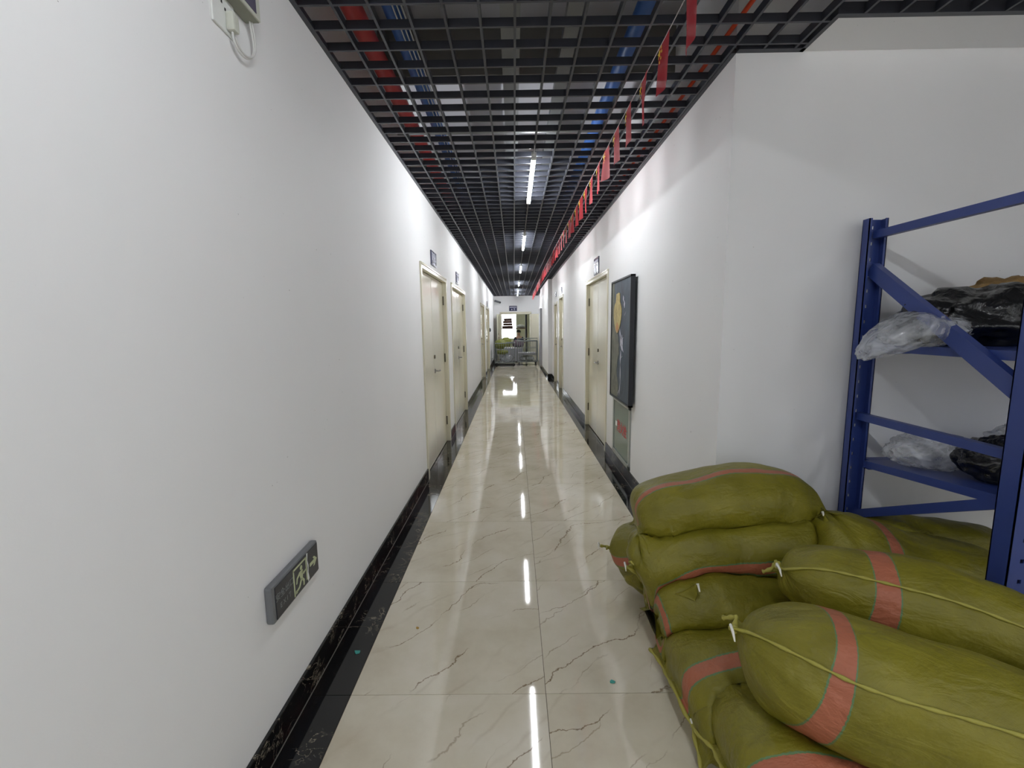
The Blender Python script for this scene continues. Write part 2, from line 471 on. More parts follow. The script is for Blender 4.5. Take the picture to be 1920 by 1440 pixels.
# far room
tag(MB().box(-2.4, -2.3, YF + .14, YF + 5, 0, 2.9).build('wall_far_left', M['farwall']), 'left wall of the far room', None, None, 'structure')
tag(MB().box(2.0, 2.1, YF + .14, YF + 5, 0, 2.9).build('wall_far_right', M['farwall']), 'right wall of the far room', None, None, 'structure')
WY = YF + 5; WX0, WX1, WZ0, WZ1 = -1.5, 0.14, 0.8, 2.3
tag(MB().box(-2.4, WX0, WY, WY + .1, 0, 2.9).box(WX1, 2.1, WY, WY + .1, 0, 2.9).box(WX0, WX1, WY, WY + .1, 0, WZ0).box(WX0, WX1, WY, WY + .1, WZ1, 2.9)
    .build('wall_far', M['farwall']), 'pale green wall with bright window in the far room', None, None, 'structure')
tag(MB().box(-2.4, 2.1, YF + .14, WY + .1, 2.9, 3.0).build('ceiling_far', M['wall']), 'ceiling of the far room', None, None, 'structure')
tag(MB().box(-2.4, XL - .14, YF, WY + .1, -.06, 0).box(XS, 2.1, YF, WY + .1, -.06, 0).build('floor_far', M['tile']), 'floor edge of the far room', None, None, 'structure')
tag(MB().box(-2.4, XL - .14, YF, YF + .14, 0, 2.9).box(XR + .14, 2.1, YF, YF + .14, 0, 2.9).build('wall_far_near', M['wall']), 'near wall of the far room', None, None, 'structure')
wn = empty('window_1', ((WX0 + WX1) / 2, WY + .05, WZ0), 'bright daylit window in the far room', None, None, 'structure')
fr = MB()
for x in (WX0, (WX0 + WX1) / 2, WX1): fr.box(x - .025, x + .025, WY + .03, WY + .07, WZ0, WZ1)
for z in (WZ0, WZ1): fr.box(WX0, WX1, WY + .03, WY + .07, z - .025, z + .025)
fr.build('window_frame', M['white'], wn)
pg = mat_glass('window_glass', (1, 1, 1, 1), 0.06)
for a, b in ((WX0 + .03, (WX0 + WX1) / 2 - .03), ((WX0 + WX1) / 2 + .03, WX1 - .03)):
    MB().box(a, b, WY + .047, WY + .053, WZ0 + .03, WZ1 - .03).build('pane', pg, wn)

# ---- baseboards
bb = empty('baseboard_left', (XL, 0, 0), 'black marble baseboard along the left corridor wall', None, None, 'structure')


def runs(y0, y1, doors):
    y = y0
    for a, b, _ in doors:
        yield y, a; y = b
    yield y, y1


def base_pieces(parent, x0, x1, y0, y1):
    j = Y1 + 0.8 * math.floor((y0 - Y1) / 0.8)
    while j < y1:
        a, b = max(j, y0), min(j + 0.8, y1)
        if b - a > 0.02: MB().box(x1 if x1 < 0 else x0 - .0025, x1 + .0025 if x1 < 0 else x0, a, b, 0.0006, .0022).build('grout_joint', M['bgrout'], parent)
        if b - a > 0.02: MB().box(x0, x1, a + .0012, b - .0012, 0.0006, ZB, 0.002).build('baseboard_tile', M['black'], parent)
        j += 0.8


for a, b in runs(YR, YF, LD): base_pieces(bb, XL - .001, XL + .012, a, b)
br = empty('baseboard_right', (XR, YC, 0), 'black marble baseboard along the right corridor wall', None, None, 'structure')
for a, b in runs(YC, 12.5, RD): base_pieces(br, XR - .012, XR + .001, a, b)
base_pieces(br, .953, .966, 12.488, 16.1)
MB().box(.953, XR, 12.488, 12.5, .0006, ZB).build('baseboard_tile', M['black'], br)
MB().box(XR, XS, YC - .012, YC, .0006, ZB).build('baseboard_tile', M['black'], br)

# ---- ceiling: slab, plenum and black open-cell grid
ceil = empty('ceiling', (0, 0, ZC), 'black open cell grid ceiling hung below a dark slab', None, None, 'structure')
MB().box(XL - .14, XS + .14, YR - .14, YF + .14, ZS, ZS + .1).build('slab', M['slab'], ceil)
PI_, BH, BW = 0.1463, 0.036, 0.011
lines = [0.166 + PI_ * k for k in range(-7, 7)]
yb = [2.074 + PI_ * k for k in range(-48, 118) if 2.074 + PI_ * k < YF - .03]
YN = 2.05; XN = 1.39


def bar_mesh(L, axis, name):
    mb = MB()
    if axis == 'y': mb.box(-BW / 2, BW / 2, 0, L, 0, BH)
    else: mb.box(0, L, -BW / 2, BW / 2, 0, BH - .0006)
    me = mb.mesh(name); me.materials.append(M['grid']); return me


lb = bar_mesh(YF - YR, 'y', 'long_bar')
for x in lines: inst('long_bar', lb, ceil, (x, YR, 0))
cb1 = bar_mesh(XR - XL, 'x', 'cross_bar'); cb2 = bar_mesh(XN - XL, 'x', 'cross_bar'); cb3 = bar_mesh(XS - XL, 'x', 'cross_bar')
for y in yb:
    me = cb1 if y > YC else (cb2 if y > YN else cb3)
    inst('cross_bar', me, ceil, (XL, y, 0.0003))
sb1 = bar_mesh(YC - YR, 'y', 'long_bar'); sb2 = bar_mesh(YN - YR, 'y', 'long_bar')
x = lines[-1] + PI_
while x < XS:
    inst('long_bar', sb1 if x < XN else sb2, ceil, (x, YR, 0)); x += PI_
# edge angles
e = MB().box(XL, XL + .022, YR, YF, 0 + ZC - .001, ZC + .02).build('edge_angle', M['grid'], ceil)
MB().box(XR - .022, XR, YC, YF, ZC - .001, ZC + .02).build('edge_angle', M['grid'], ceil)
MB().box(XR, XN, YC - .03, YC, ZC - .001, ZC + .04).build('edge_angle', M['grid'], ceil)
MB().box(XN - .02, XN, YN, YC, ZC - .001, ZC + .04).build('edge_angle', M['grid'], ceil)
MB().box(XN - .02, XS, YN - .025, YN, ZC - .001, ZC + .045).build('edge_angle', M['grid'], ceil)
MB().box(XL, XR, YF - .03, YF, ZC - .001, ZC + .03).build('edge_angle', M['grid'], ceil)
MB().box(XN, XS, YN, YC, ZC + .004, ZC + .016).build('soffit', M['wall'], ceil)

# ================================================================== DOORS
door_no = [0]


def door(fx, s, y0, y1, zt, leaves, label, handle_leaf='far', hinges=True, split=None, rec=0.035):
    """fx wall face, s = +1 when the wall lies on +X; d = depth into the wall"""
    door_no[0] += 1
    X = lambda d: fx + s * d
    dr = empty('door_%d' % door_no[0], (fx, (y0 + y1) / 2, 0), label, None, None, 'structure')
    fw = 0.055
    fm = MB()
    for a, b in ((y0, y0 + fw), (y1 - fw, y1)):
        fm.box(X(-.014), X(.10), a, b, 0.001, zt - fw, .004); fm.box(X(-.006), X(.02), a + .012, b - .012, 0.001, zt - fw)
    fm.box(X(-.014), X(.10), y0, y1, zt - fw, zt, .004); fm.box(X(-.02), X(.0), y0 + .02, y1 - .02, zt - .022, zt - .006, .003)
    fm.build('door_frame', M['frame'], dr)
    a, b = y0 + fw + .004, y1 - fw - .004
    MB().box(X(rec + .03), X(rec + .04), y0 + fw, y1 - fw, 0.002, zt - fw).build('door_stop', M['gap'], dr)  # dark sheet behind the leaves; its colour stands for shade in the gaps
    sp = split if split else (a + b) / 2
    rg = [(a, sp - .004), (sp + .004, b)] if leaves == 2 else [(a, b)]
    leafs = []
    for (p, q) in rg:
        lf = MB().box(X(rec), X(rec + .03), p, q, .008, zt - fw - .004, .003).build('leaf', M['door'], dr, (X(rec), (p + q) / 2, 0))
        MB().box(X(rec - .001), X(rec + .004), p + .003, q - .003, .01, .022).build('kick_strip', M['frame'], lf)
        leafs.append(lf)
    # lever handle and cylinder on one leaf
    if handle_leaf:
        lf = leafs[-1] if handle_leaf == 'far' else leafs[0]
        (p, q) = rg[-1] if handle_leaf == 'far' else rg[0]
        if leaves == 2: yh, dirn = (p + .06, 1) if handle_leaf == 'far' else (q - .06, -1)
        else: yh, dirn = q - .06, -1
        h = MB(); h.disc((X(rec), yh, 1.0), (-s, 0, 0), .026, .008); h.tube([(X(rec), yh, 1.0), (X(rec - .045), yh, 1.0)], .009, 10)
        h.tube([(X(rec - .045), yh - .008 * dirn, 1.0), (X(rec - .05), yh + .05 * dirn, 1.0), (X(rec - .045), yh + .12 * dirn, .996)], [.010, .009, .007], 10)
        h.build('handle', M['steel'], lf)
        MB().disc((X(rec), yh, 1.16), (-s, 0, 0), .021, .012).box(X(rec - .013), X(rec - .01), yh - .003, yh + .003, 1.15, 1.17).build('lock_cylinder', M['darksteel'], lf)
    if hinges:
        for yy in ((y0 + fw + .002, y1 - fw - .002) if leaves == 2 else (y0 + fw + .002,)):
            for z in (.28, 1.1, 1.82):
                MB().tube([(X(rec - .006), yy, z - .055), (X(rec - .006), yy, z + .055)], .010, 8).build('hinge', M['darksteel'], dr)
    return dr


door(XL, -1, *LD[0], 2, 'cream double door in left wall nearest the camera', 'far', True, 4.87)
door(XL, -1, *LD[1], 2, 'second cream double door along the left wall', 'far', True)
door(XL, -1, *LD[2], 2, 'third cream double door along the left wall', 'far', False)
door(XL, -1, *LD[3], 2, 'farthest cream double door along the left wall', 'far', False)
door(XR, 1, *RD[0], 2, 'cream double door in right wall beside the painting', 'near', True, 5.86)
door(XR, 1, *RD[1], 1, 'single cream door halfway down the right wall', 'near', False, None, .05)
door(XR, 1, *RD[2], 1, 'second single cream door farther down the right wall', 'near', False, None, .05)
# end door: two leaves swung open
de = empty('door_8', (0.075, YF, 0), 'open cream double door at the corridor end', None, None, 'structure')
fm = MB()
for a, b in ((FX0 - .05, FX0 + .02), (FX1 - .02, FX1 + .05)): fm.box(a, b, YF - .02, YF + .14, .001, FZ, .004)
fm.box(FX0 - .05, FX1 + .05, YF - .02, YF + .14, FZ - .04, FZ + .06, .004); fm.build('door_frame', M['frame'], de)


def open_leaf(x, ang, sgn):
    L = .62; c, sn = math.cos(ang), math.sin(ang)
    a = Vector((x, YF - .03, 1.0)); b = a + Vector((sgn * c, -sn, 0)) * L
    lf = MB().bar(a, b, .04, 1.98).build('leaf', M['door'], de, a)
    p = a + (b - a) * .9; n = Vector((-sn * sgn, -c, 0))
    hb = MB(); q = p + n * .06; hb.tube([p, q], .009, 8).tube([q, q - (b - a).normalized() * .11], .008, 8).build('handle', M['darksteel'], lf)
    MB().disc(p + Vector((0, 0, .16)), n, .02, .04).build('lock_cylinder', M['darksteel'], lf)


open_leaf(FX0 - .03, math.radians(80), -1)
open_leaf(FX1 + .03, math.radians(36), 1)

# ================================================================== CEILING SERVICES
o = tag(MB().tube([(-.76, YR, 3.02), (-.76, YF, 3.02)], .05, 14).build('sprinkler_pipe', M['red'], None, (-.76, 3, 3.02)), 'thick red sprinkler pipe above the grid along left wall', 'pipe')
o = empty('cable_duct', (-.6, 3, 3.06), 'blue pipe with pale cables above the left of the ceiling grid', 'pipe')
MB().tube([(-.60, YR, 3.10), (-.60, YF, 3.10)], .045, 12).build('pipe', M['bluepipe'], o)
for dx in (-.005, .018, .04): MB().tube([(-.60 + dx + .03, YR, 3.05), (-.60 + dx + .03, YF, 3.05)], .004, 6).build('cable', M['cable'], o)
tag(MB().tube([(.70, YR, 3.12), (.70, YF, 3.12)], .05, 12).build('water_pipe', M['bluepipe'], None, (.7, 3, 3.12)), 'blue water pipe above the right of the ceiling grid', 'pipe')
tag(MB().tube([(1.045, YR, 2.87), (1.045, YF, 2.87)], .011, 8).build('orange_conduit', M['orange'], None, (1.045, 3, 2.87)), 'thin orange conduit running just above grid at right wall', 'conduit')
for x, z, lab in ((.0, 3.0, 'galvanised conduit left of lamps above the grid'), (.33, 3.02, 'galvanised conduit right of lamps above the grid')):
    tag(MB().box(x - .05, x + .05, YR, YF, z, z + .05).build('cable_tray', M['galv'], None, (x, 3, z)), lab, 'cable tray', 'galvanised trays above the grid')
for i, (y, z) in enumerate(((3.12, 3.13), (6.4, 3.15), (9.8, 3.15))):
    b = MB().box(XL, XR if y > YC else XS, y, y + .10, z, ZS)
    tag(b.build('steel_beam', M['plenum'], None, (0, y, z)), ['nearest', 'second', 'third'][i] + ' pale beam crossing above the ceiling grid', 'beam', 'beams above the grid')
tag(MB().tube([(XL, 3.55, 2.96), (XR, 3.55, 2.96)], .02, 8).build('branch_pipe', M['galv'], None, (0, 3.55, 2.96)), 'thin galvanised branch pipe crossing above the grid', 'pipe')

# ================================================================== TUBE LAMPS
TX = 0.163
tubes = [(-5 + .9, 0), (-2.5, 1), (-.45, 2), (3.44, 3), (6.23, 4), (9.32, 5), (12.75, 6), (15.4, 7), (17.2, 8)]
names = {2: 'tube lamp right above the camera', 3: 'nearest tube lamp in view under the black grid', 4: 'second tube lamp down the corridor',
         5: 'third tube lamp down the corridor', 6: 'fourth tube lamp down the corridor', 7: 'fifth tube lamp, small in the distance', 8: 'last tube lamp close to the end wall',
         0: 'tube lamp farthest behind the camera', 1: 'tube lamp behind the camera'}


def lamp(x, y, label, L=1.22):
    t = empty('tube_lamp', (x, y, ZC), label, 'lamp', 'tube lamps in a row under the ceiling grid')
    MB().box(x - .012, x + .012, y, y + L, ZC - .018, ZC - .001, .003).build('housing', M['lampbody'], t)
    MB().tube([(x, y + .03, ZC - .034), (x, y + L - .03, ZC - .034)], .017, 14).build('tube', M['lamp'], t)
    for a, b in ((y, y + .03), (y + L - .03, y + L)): MB().box(x - .019, x + .019, a, b, ZC - .054, ZC - .0015, .004).build('end_cap', M['white'], t)
    MB().tube([(x, y - .12, ZC - .004), (x, y, ZC - .03)], .003, 6).build('lead', M['cable'], t)
    return t


for y, i in tubes: lamp(TX, y, names[i])
for x, y, lb_ in ((2.4, -1.9, 'tube lamp over the storage bay beside the camera'), (2.4, -4.6, 'tube lamp at the rear of the storage bay'), (3.9, -3.2, 'tube lamp near the outer wall of storage bay')): lamp(x, y, lb_)  # extra tubes out of view, added as fill light for the near end

# ================================================================== FLAG BUNTING
bn = empty('flag_bunting', (.69, 3, ZC), 'string of small red flags with yellow stars under the ceiling grid', 'bunting')
SX = .685
pts = []; y = -1.0
while y < YF - .4: pts.append((SX + (0 if y < 10 else (y - 10) * .012), y, ZC - .012 - .006 * math.sin(y * 2.1) ** 2)); y += .31
MB().tube(pts, .0022, 6).build('string', M['string'], bn)


def star_pts(cx, cy, r, rot=0):
    return [(cx + (r if k % 2 == 0 else r * .4) * math.sin(rot + math.pi * k / 5), cy + (r if k % 2 == 0 else r * .4) * math.cos(rot + math.pi * k / 5)) for k in range(10)]


def flag_mesh(seed):
    rnd = random.Random(seed); nx, nz = 8, 10; vs = []; fs = []
    ph = rnd.uniform(0, 6); amp = rnd.uniform(.003, .011); tw = rnd.uniform(-.03, .03)
    for j in range(nz + 1):
        for i in range(nx + 1):
            u = i / nx; v = j / nz
            vs.append((amp * v * math.sin(ph + u * 5.5) + tw * v * (u - .5), (u - .5) * .14, -v * .21))
    for j in range(nz):
        for i in range(nx):
            a = j * (nx + 1) + i; fs.append((a, a + 1, a + nx + 2, a + nx + 1))
    mb = MB(); mb.add(vs, fs, True); me = mb.mesh('flag'); me.materials.append(M['flag']); return me


fmeshes = [flag_mesh(i) for i in range(6)]
starm = MB().prism(star_pts(0, 0, .021), (-.0006, 0, 0), (0, 1, 0), (0, 0, 1), .0012).mesh('star'); starm.materials.append(M['yellow'])
starS = MB().prism(star_pts(0, 0, .007), (-.0006, 0, 0), (0, 1, 0), (0, 0, 1), .0012).mesh('star'); starS.materials.append(M['yellow'])
nf = 0
for k in range(-9, 56):
    y = 2.14 + .307 * k
    if y > YF - .5: break
    xx = SX + (0 if y < 10 else (y - 10) * .012)
    f = inst('flag', fmeshes[(k * 5) % 6], bn, (xx - .69, y - 3, -.014), (0, 0, random.uniform(-.09, .09)))
    if 0 <= k < 14:
        sx = -.012
        inst('star', starm, f, (sx, .03, -.05))
        for (dy, dz) in ((-.002, -.088), (-.02, -.078), (-.03, -.055), (-.022, -.034)): inst('star', starS, f, (sx, .03 + dy - .004, dz))

# ================================================================== SIGNS ABOVE DOORS


def plate(fx, s, y, z, wd, ht, label, marks):
    X = lambda d: fx - s * d
    t = empty('door_sign', (fx, y, z), label, 'sign', 'navy signs above the doors')
    MB().box(X(0.0), X(.012), y - wd / 2, y + wd / 2, z - ht / 2, z + ht / 2, .002).build('plate', M['sign'], t)
    b = MB()
    for (u0, u1, v0, v1) in marks:
        # u runs left to right for the reader
        ya = y + s * (.5 - u0) * wd; yb_ = y + s * (.5 - u1) * wd
        b.box(X(.0115), X(.0135), ya, yb_, z + (v0 - .5) * ht, z + (v1 - .5) * ht)
    b.build('lettering', M['signink'], t)


title = [(.12 + i * .13, .12 + i * .13 + .10, .72, .84) for i in range(6)]
m131 = [(.16, .22, .35, .85), (.12, .26, .8, .86), (.34, .64, .3, .36), (.38, .44, .35, .85), (.54, .60, .35, .85), (.34, .64, .56, .62), (.36, .62, .80, .86), (.74, .81, .35, .85), (.40, .6, .1, .2)]
plate(XL, -1, 4.87, 2.22, .30, .15, 'navy sign above the nearest left door', m131)
plate(XL, -1, 6.87, 2.225, .30, .17, 'navy sign above the second left door', title + [(.3, .42, .2, .55), (.55, .68, .2, .55)])
plate(XL, -1, 14.4, 2.2, .30, .17, 'small navy sign above the farthest left door', title + [(.3, .42, .2, .55)])
plate(XR, 1, 5.79, 2.243, .32, .205, 'navy sign above the cream double door on the right', title + [(.28, .40, .15, .58), (.56, .68, .15, .58)])
plate(XR, 1, 10.0, 2.27, .22, .13, 'navy sign above the nearer single door on the right', title)
plate(XR, 1, 11.35, 2.27, .22, .13, 'navy sign above the farther single door on the right', title)
t = empty('door_sign', (-.03, YF, 2.2), 'navy sign over the open doorway at corridor end', 'sign', 'navy signs above the doors')
MB().box(-.20, .14, YF - .014, YF, 2.13, 2.35, .003).build('plate', M['sign'], t)
b = MB()
for i in range(7): b.box(-.17 + i * .041, -.17 + i * .041 + .033, YF - .016, YF - .013, 2.275, 2.305)
b.prism([(-.03, 0), (.03, 0), (0, .055)], (-.085, YF - .0135, 2.175), (1, 0, 0), (0, 0, 1), .002)
b.box(-.005, .055, YF - .016, YF - .013, 2.172, 2.182).box(-.005, .055, YF - .016, YF - .013, 2.23, 2.24).box(.018, .032, YF - .016, YF - .013, 2.175, 2.235)
b.build('lettering', M['signink'], t)

# ================================================================== EXIT SIGN low on the left wall
ex = empty('exit_sign', (XL, 1.56, .485), 'cracked dark exit sign with running figure low on left wall', 'sign')
XF = XL + .028
MB().box(XL, XF, 1.385, 1.735, .482, .617, .008).build('housing', M['exitbody'], ex)
MB().box(XF - .004, XF + .003, 1.402, 1.634, .490, .609, .002).build('face_panel', M['exitface'], ex)
MB().box(XF - .004, XF + .0022, 1.641, 1.728, .490, .609, .002).build('face_panel', M['exitface'], ex)
MB().add([(XF + .003, 1.632, .49), (XF + .003, 1.644, .5), (XF + .004, 1.636, .53), (XF + .003, 1.643, .556), (XF + .004, 1.634, .58), (XF + .003, 1.641, .609), (XF + .003, 1.63, .609), (XF + .003, 1.63, .58), (XF + .004, 1.633, .55), (XF + .003, 1.627, .52)],
         [(0, 1, 2, 9), (9, 2, 3, 8), (8, 3, 4, 7), (7, 4, 5, 6)]).build('crack', M['white'], ex)
gl = MB(); U, V = (0, 1, 0), (0, 0, 1)
O = (XF + .003, 0, 0)


def glr(a0, a1, b0, b1): gl.box(XF + .002, XF + .004, a0, a1, b0, b1)


glr(1.522, 1.529, .495, .6); glr(1.522, 1.626, .594, .601); glr(1.62, 1.627, .505, .6)
gl.prism([(1.583 + .009 * math.cos(a), .58 + .009 * math.sin(a)) for a in [i * math.pi / 5 for i in range(10)]], O, U, V, .001)
gl.prism([(1.565, .568), (1.592, .570), (1.597, .560), (1.590, .535), (1.575, .533)], O, U, V, .001)
gl.prism([(1.566, .567), (1.545, .556), (1.540, .535), (1.547, .535), (1.553, .551), (1.569, .557)], O, U, V, .001)
gl.prism([(1.590, .566), (1.602, .552), (1.617, .556), (1.615, .549), (1.600, .544), (1.588, .554)], O, U, V, .001)
gl.prism([(1.577, .538), (1.590, .536), (1.604, .520), (1.600, .500), (1.592, .501), (1.593, .517)], O, U, V, .001)
gl.prism([(1.576, .538), (1.586, .534), (1.565, .508), (1.540, .502), (1.538, .510), (1.560, .516)], O, U, V, .001)
glr(1.534, 1.546, .500, .512)
gl.prism([(1.652, .542), (1.690, .542), (1.680, .530), (1.692, .530), (1.714, .549), (1.692, .568), (1.680, .568), (1.690, .556), (1.652, .556)], O, U, V, .001)
gl.build('pictogram', M['glow'], ex)
for body, size, zz in (('安全出口', .031, .566), ('E X I T', .026, .527)):
    me = text_mesh(body, size, .0006, M['print_grey'])
    oo = link('lettering', me, ex)
    oo.matrix_local = Matrix.Translation(Vector((XF + .0035, 1.462, zz)) - Vector(ex['_o'])) @ Matrix(((0, 0, 1, 0), (1, 0, 0, 0), (0, 1, 0, 0), (0, 0, 0, 1)))

# ================================================================== OUTLET AND EMERGENCY BOX top left
em = empty('emergency_lamp_box', (XL, 1.42, 2.487), 'grey white emergency lamp box high on left wall', 'lamp box')
MB().box(XL, XL + .05, 1.22, 1.575, 2.487, 2.62, .004).build('body', M['offwhite'], em)
MB().box(XL + .046, XL + .052, 1.24, 1.548, 2.498, 2.61).build('face_panel', plain('violet_grey_face', lin(92, 88, 108), .4), em)
MB().box(XL + .002, XL + .046, 1.225, 1.57, 2.484, 2.4875).build('underside_strip', plain('grey_green_underside', lin(140, 142, 130), .6), em)
ot = empty('wall_outlet', (XL, 1.44, 2.43), 'white wall outlet plate below the emergency lamp box', 'outlet')
MB().box(XL, XL + .008, 1.392, 1.50, 2.385, 2.485, .004).build('plate', M['white'], ot)
for yy, zz in ((1.437, 2.462), (1.452, 2.449)): MB().box(XL + .0075, XL + .009, yy - .003, yy + .003, zz - .004, zz + .004).build('socket_hole', M['blackp'], ot)
pl = empty('power_plug', (XL + .008, 1.465, 2.42), 'pale plug and looped white cable hanging from wall outlet', 'plug')
MB().box(XL + .008, XL + .034, 1.448, 1.478, 2.392, 2.446, .007).build('plug_body', M['offwhite'], pl)


def bez(p0, p1, p2, p3, n=18):
    p0, p1, p2, p3 = map(Vector, (p0, p1, p2, p3))
    return [p0 * (1 - t) ** 3 + p1 * 3 * t * (1 - t) ** 2 + p2 * 3 * t * t * (1 - t) + p3 * t ** 3 for t in [i / n for i in range(n + 1)]]


c = bez((XL + .02, 1.46, 2.395), (XL + .02, 1.46, 2.33), (XL + .02, 1.55, 2.34), (XL + .02, 1.572, 2.40)); c += bez(c[-1], (XL + .02, 1.58, 2.43), (XL + .02, 1.565, 2.46), (XL + .02, 1.562, 2.486), 8)[1:]
MB().tube(c, .0035, 8).build('cable', M['cable'], pl)
MB().tube([p + Vector((.004, .004, .006)) for p in c[2:]], .003, 8).build('cable', M['cable'], pl)

# ================================================================== PAINTING and HYDRANT CABINET
pa = empty('framed_painting', (1.03, 4.25, .755), 'tall dark blue painting with gold oval on right wall', 'painting')
PY0, PY1, PZ0, PZ1 = 3.87, 4.63, .755, 1.925
MB().box(1.022, 1.052, PY0 + .004, PY1 - .004, PZ0 + .004, PZ1 - .004).build('canvas', M['paintblue'], pa, (1.03, 4.25, 1.3))
f = MB()
for a, b, c_, d in ((PY0, PY0 + .014, PZ0, PZ1), (PY1 - .014, PY1, PZ0, PZ1), (PY0, PY1, PZ0, PZ0 + .014), (PY0, PY1, PZ1 - .014, PZ1)): f.box(1.012, 1.054, a, b, c_, d)
f.build('frame', M['bframe'], pa)
PW, PH = PY1 - PY0, PZ1 - PZ0
po = (1.022, PY1, PZ0); pu = (0, -PW, 0); pv = (0, 0, PH)


def paint(poly, mat, name, th=.002):
    # u to the reader's right, v up; U x V must face the corridor (-X)
    mb = MB(); P = [Vector(po) + Vector(pu) * a + Vector(pv) * b for a, b in poly]; n = len(P); N = Vector((-th, 0, 0))
    mb.add([p + N for p in P] + P, [tuple(range(n)), tuple(range(2 * n - 1, n - 1, -1))] + [(i, n + i, n + (i + 1) % n, (i + 1) % n) for i in range(n)])
    return mb.build(name, mat, pa, (1.022, 4.25, 1.3))


rnd = random.Random(3)
edge = [(.40 + .05 * math.sin(v * 19) + rnd.uniform(-.02, .02), v) for v in [.02 + .52 * i / 14 for i in range(15)]]
paint([(.02, .015)] + edge + [(.30, .60), (.18, .75), (.14, .985), (.02, .985)], M['paintgrey'], 'painted_rock')
paint([(.34 + .21 * math.cos(a) * (1 if math.sin(a) > 0 else 1 - .35 * (-math.sin(a)) ** 2), .73 + (.10 if math.sin(a) > 0 else .17) * math.sin(a)) for a in [2 * math.pi * i / 36 for i in range(36)]], M['gold'], 'painted_gold_oval', .004)
paint([(.24, .79), (.47, .79), (.45, .885), (.40, .893), (.27, .885)], M['gold'], 'painted_gold_neck', .005)
paint([(.27, .60), (.33, .655), (.41, .62), (.40, .585), (.34, .558)], M['rust'], 'painted_rust_tip', .005)
for k, (u, v, du, dv, wd) in enumerate([(.50, .54, .10, -.12, .030), (.58, .55, .06, -.10, .025), (.52, .50, .16, .03, .02), (.56, .47, .12, -.06, .02), (.55, .42, -.02, -.12, .026), (.53, .30, .02, -.16, .016),
                                        (.55, .36, .10, .02, .014), (.54, .16, -.04, -.12, .012), (.62, .86, .03, -.05, .02), (.68, .82, .02, -.06, .022), (.70, .70, .06, .03, .018), (.46, .60, .08, -.10, .018), (.50, .46, .10, .05, .015), (.48, .09, -.08, -.06, .012)]):
    paint([(u, v), (u + du * .5 + wd, v + dv * .5 + wd * .3), (u + du, v + dv), (u + du * .5 - wd, v + dv * .5 - wd * .3)], M['palepaint'], 'painted_white_stroke', .003)

hc = empty('hydrant_cabinet', (XR, 4.34, .13), 'glass fronted hydrant cabinet with red lettering below the painting', 'cabinet')
HY0, HY1, HZ0, HZ1 = 3.99, 4.69, .125, .745
hf = MB()
for a, b, c_, d in ((HY0, HY0 + .045, HZ0, HZ1), (HY1 - .045, HY1, HZ0, HZ1), (HY0, HY1, HZ0, HZ0 + .045), (HY0, HY1, HZ1 - .045, HZ1)): hf.box(XR - .014, XR, a, b, c_, d, .003)
hf.build('frame', M['alu'], hc)
MB().box(XR - .003, XR - .0005, HY0 + .045, HY1 - .045, HZ0 + .045, HZ1 - .045).build('backing', M['cabin'], hc)
MB().box(XR - .009, XR - .006, HY0 + .044, HY1 - .044, HZ0 + .044, HZ1 - .044).build('glass_pane', M['glass'], hc)
me = text_mesh('消火栓', .13, .0004, M['redink'], .002)
oo = link('lettering', me, hc)
oo.matrix_local = Matrix.Translation(Vector((XR - .0098, 4.30, .45)) - Vector(hc['_o'])) @ Matrix(((0, 0, -1, 0), (-1, 0, 0, 0), (0, 1, 0, 0), (0, 0, 0, 1)))
MB().box(XR - .011, XR - .0085, 4.50, 4.56, .44, .49).build('sticker', M['white'], hc)

# ================================================================== small wall devices
bl = empty('alarm_bell', (XL, 15.62, 1.36), 'small black round alarm on the far left wall', 'alarm')
MB().disc((XL, 15.62, 1.36), (1, 0, 0), .07, .03).build('base', M['blackp'], bl); MB().disc((XL + .03, 15.62, 1.36), (1, 0, 0), .045, .02).build('dome', M['exitbody'], bl)
cc = empty('security_camera', (-.70, YF, 2.55), 'small security camera at upper left of the end wall', 'camera')
MB().box(-.80, -.74, YF - .02, YF, 2.50, 2.62, .005).build('bracket', M['white'], cc)
MB().tube([(-.77, YF - .01, 2.56), (-.77, YF - .12, 2.56)], .02, 8).build('arm', M['white'], cc)
MB().tube([(-.80, YF - .08, 2.57), (-.58, YF - .20, 2.49)], .045, 12).build('barrel', M['exitbody'], cc)
MB().disc((-.58, YF - .20, 2.49), (.86, -.47, -.31), .04, .02).build('lens', M['blackp'], cc)
gc = empty('grey_wall_cabinet', (.93, 16.05, 0), 'tall grey service cabinet at the far right corner', 'cabinet')  # simplified box standing in for an open grey door leaf
MB().box(.90, .964, 15.2, 16.0, .12, 2.08, .004).build('body', M['greyboard'], gc); MB().box(.897, .901, 15.25, 15.95, .17, 2.03).build('door_panel', M['greyboard'], gc)

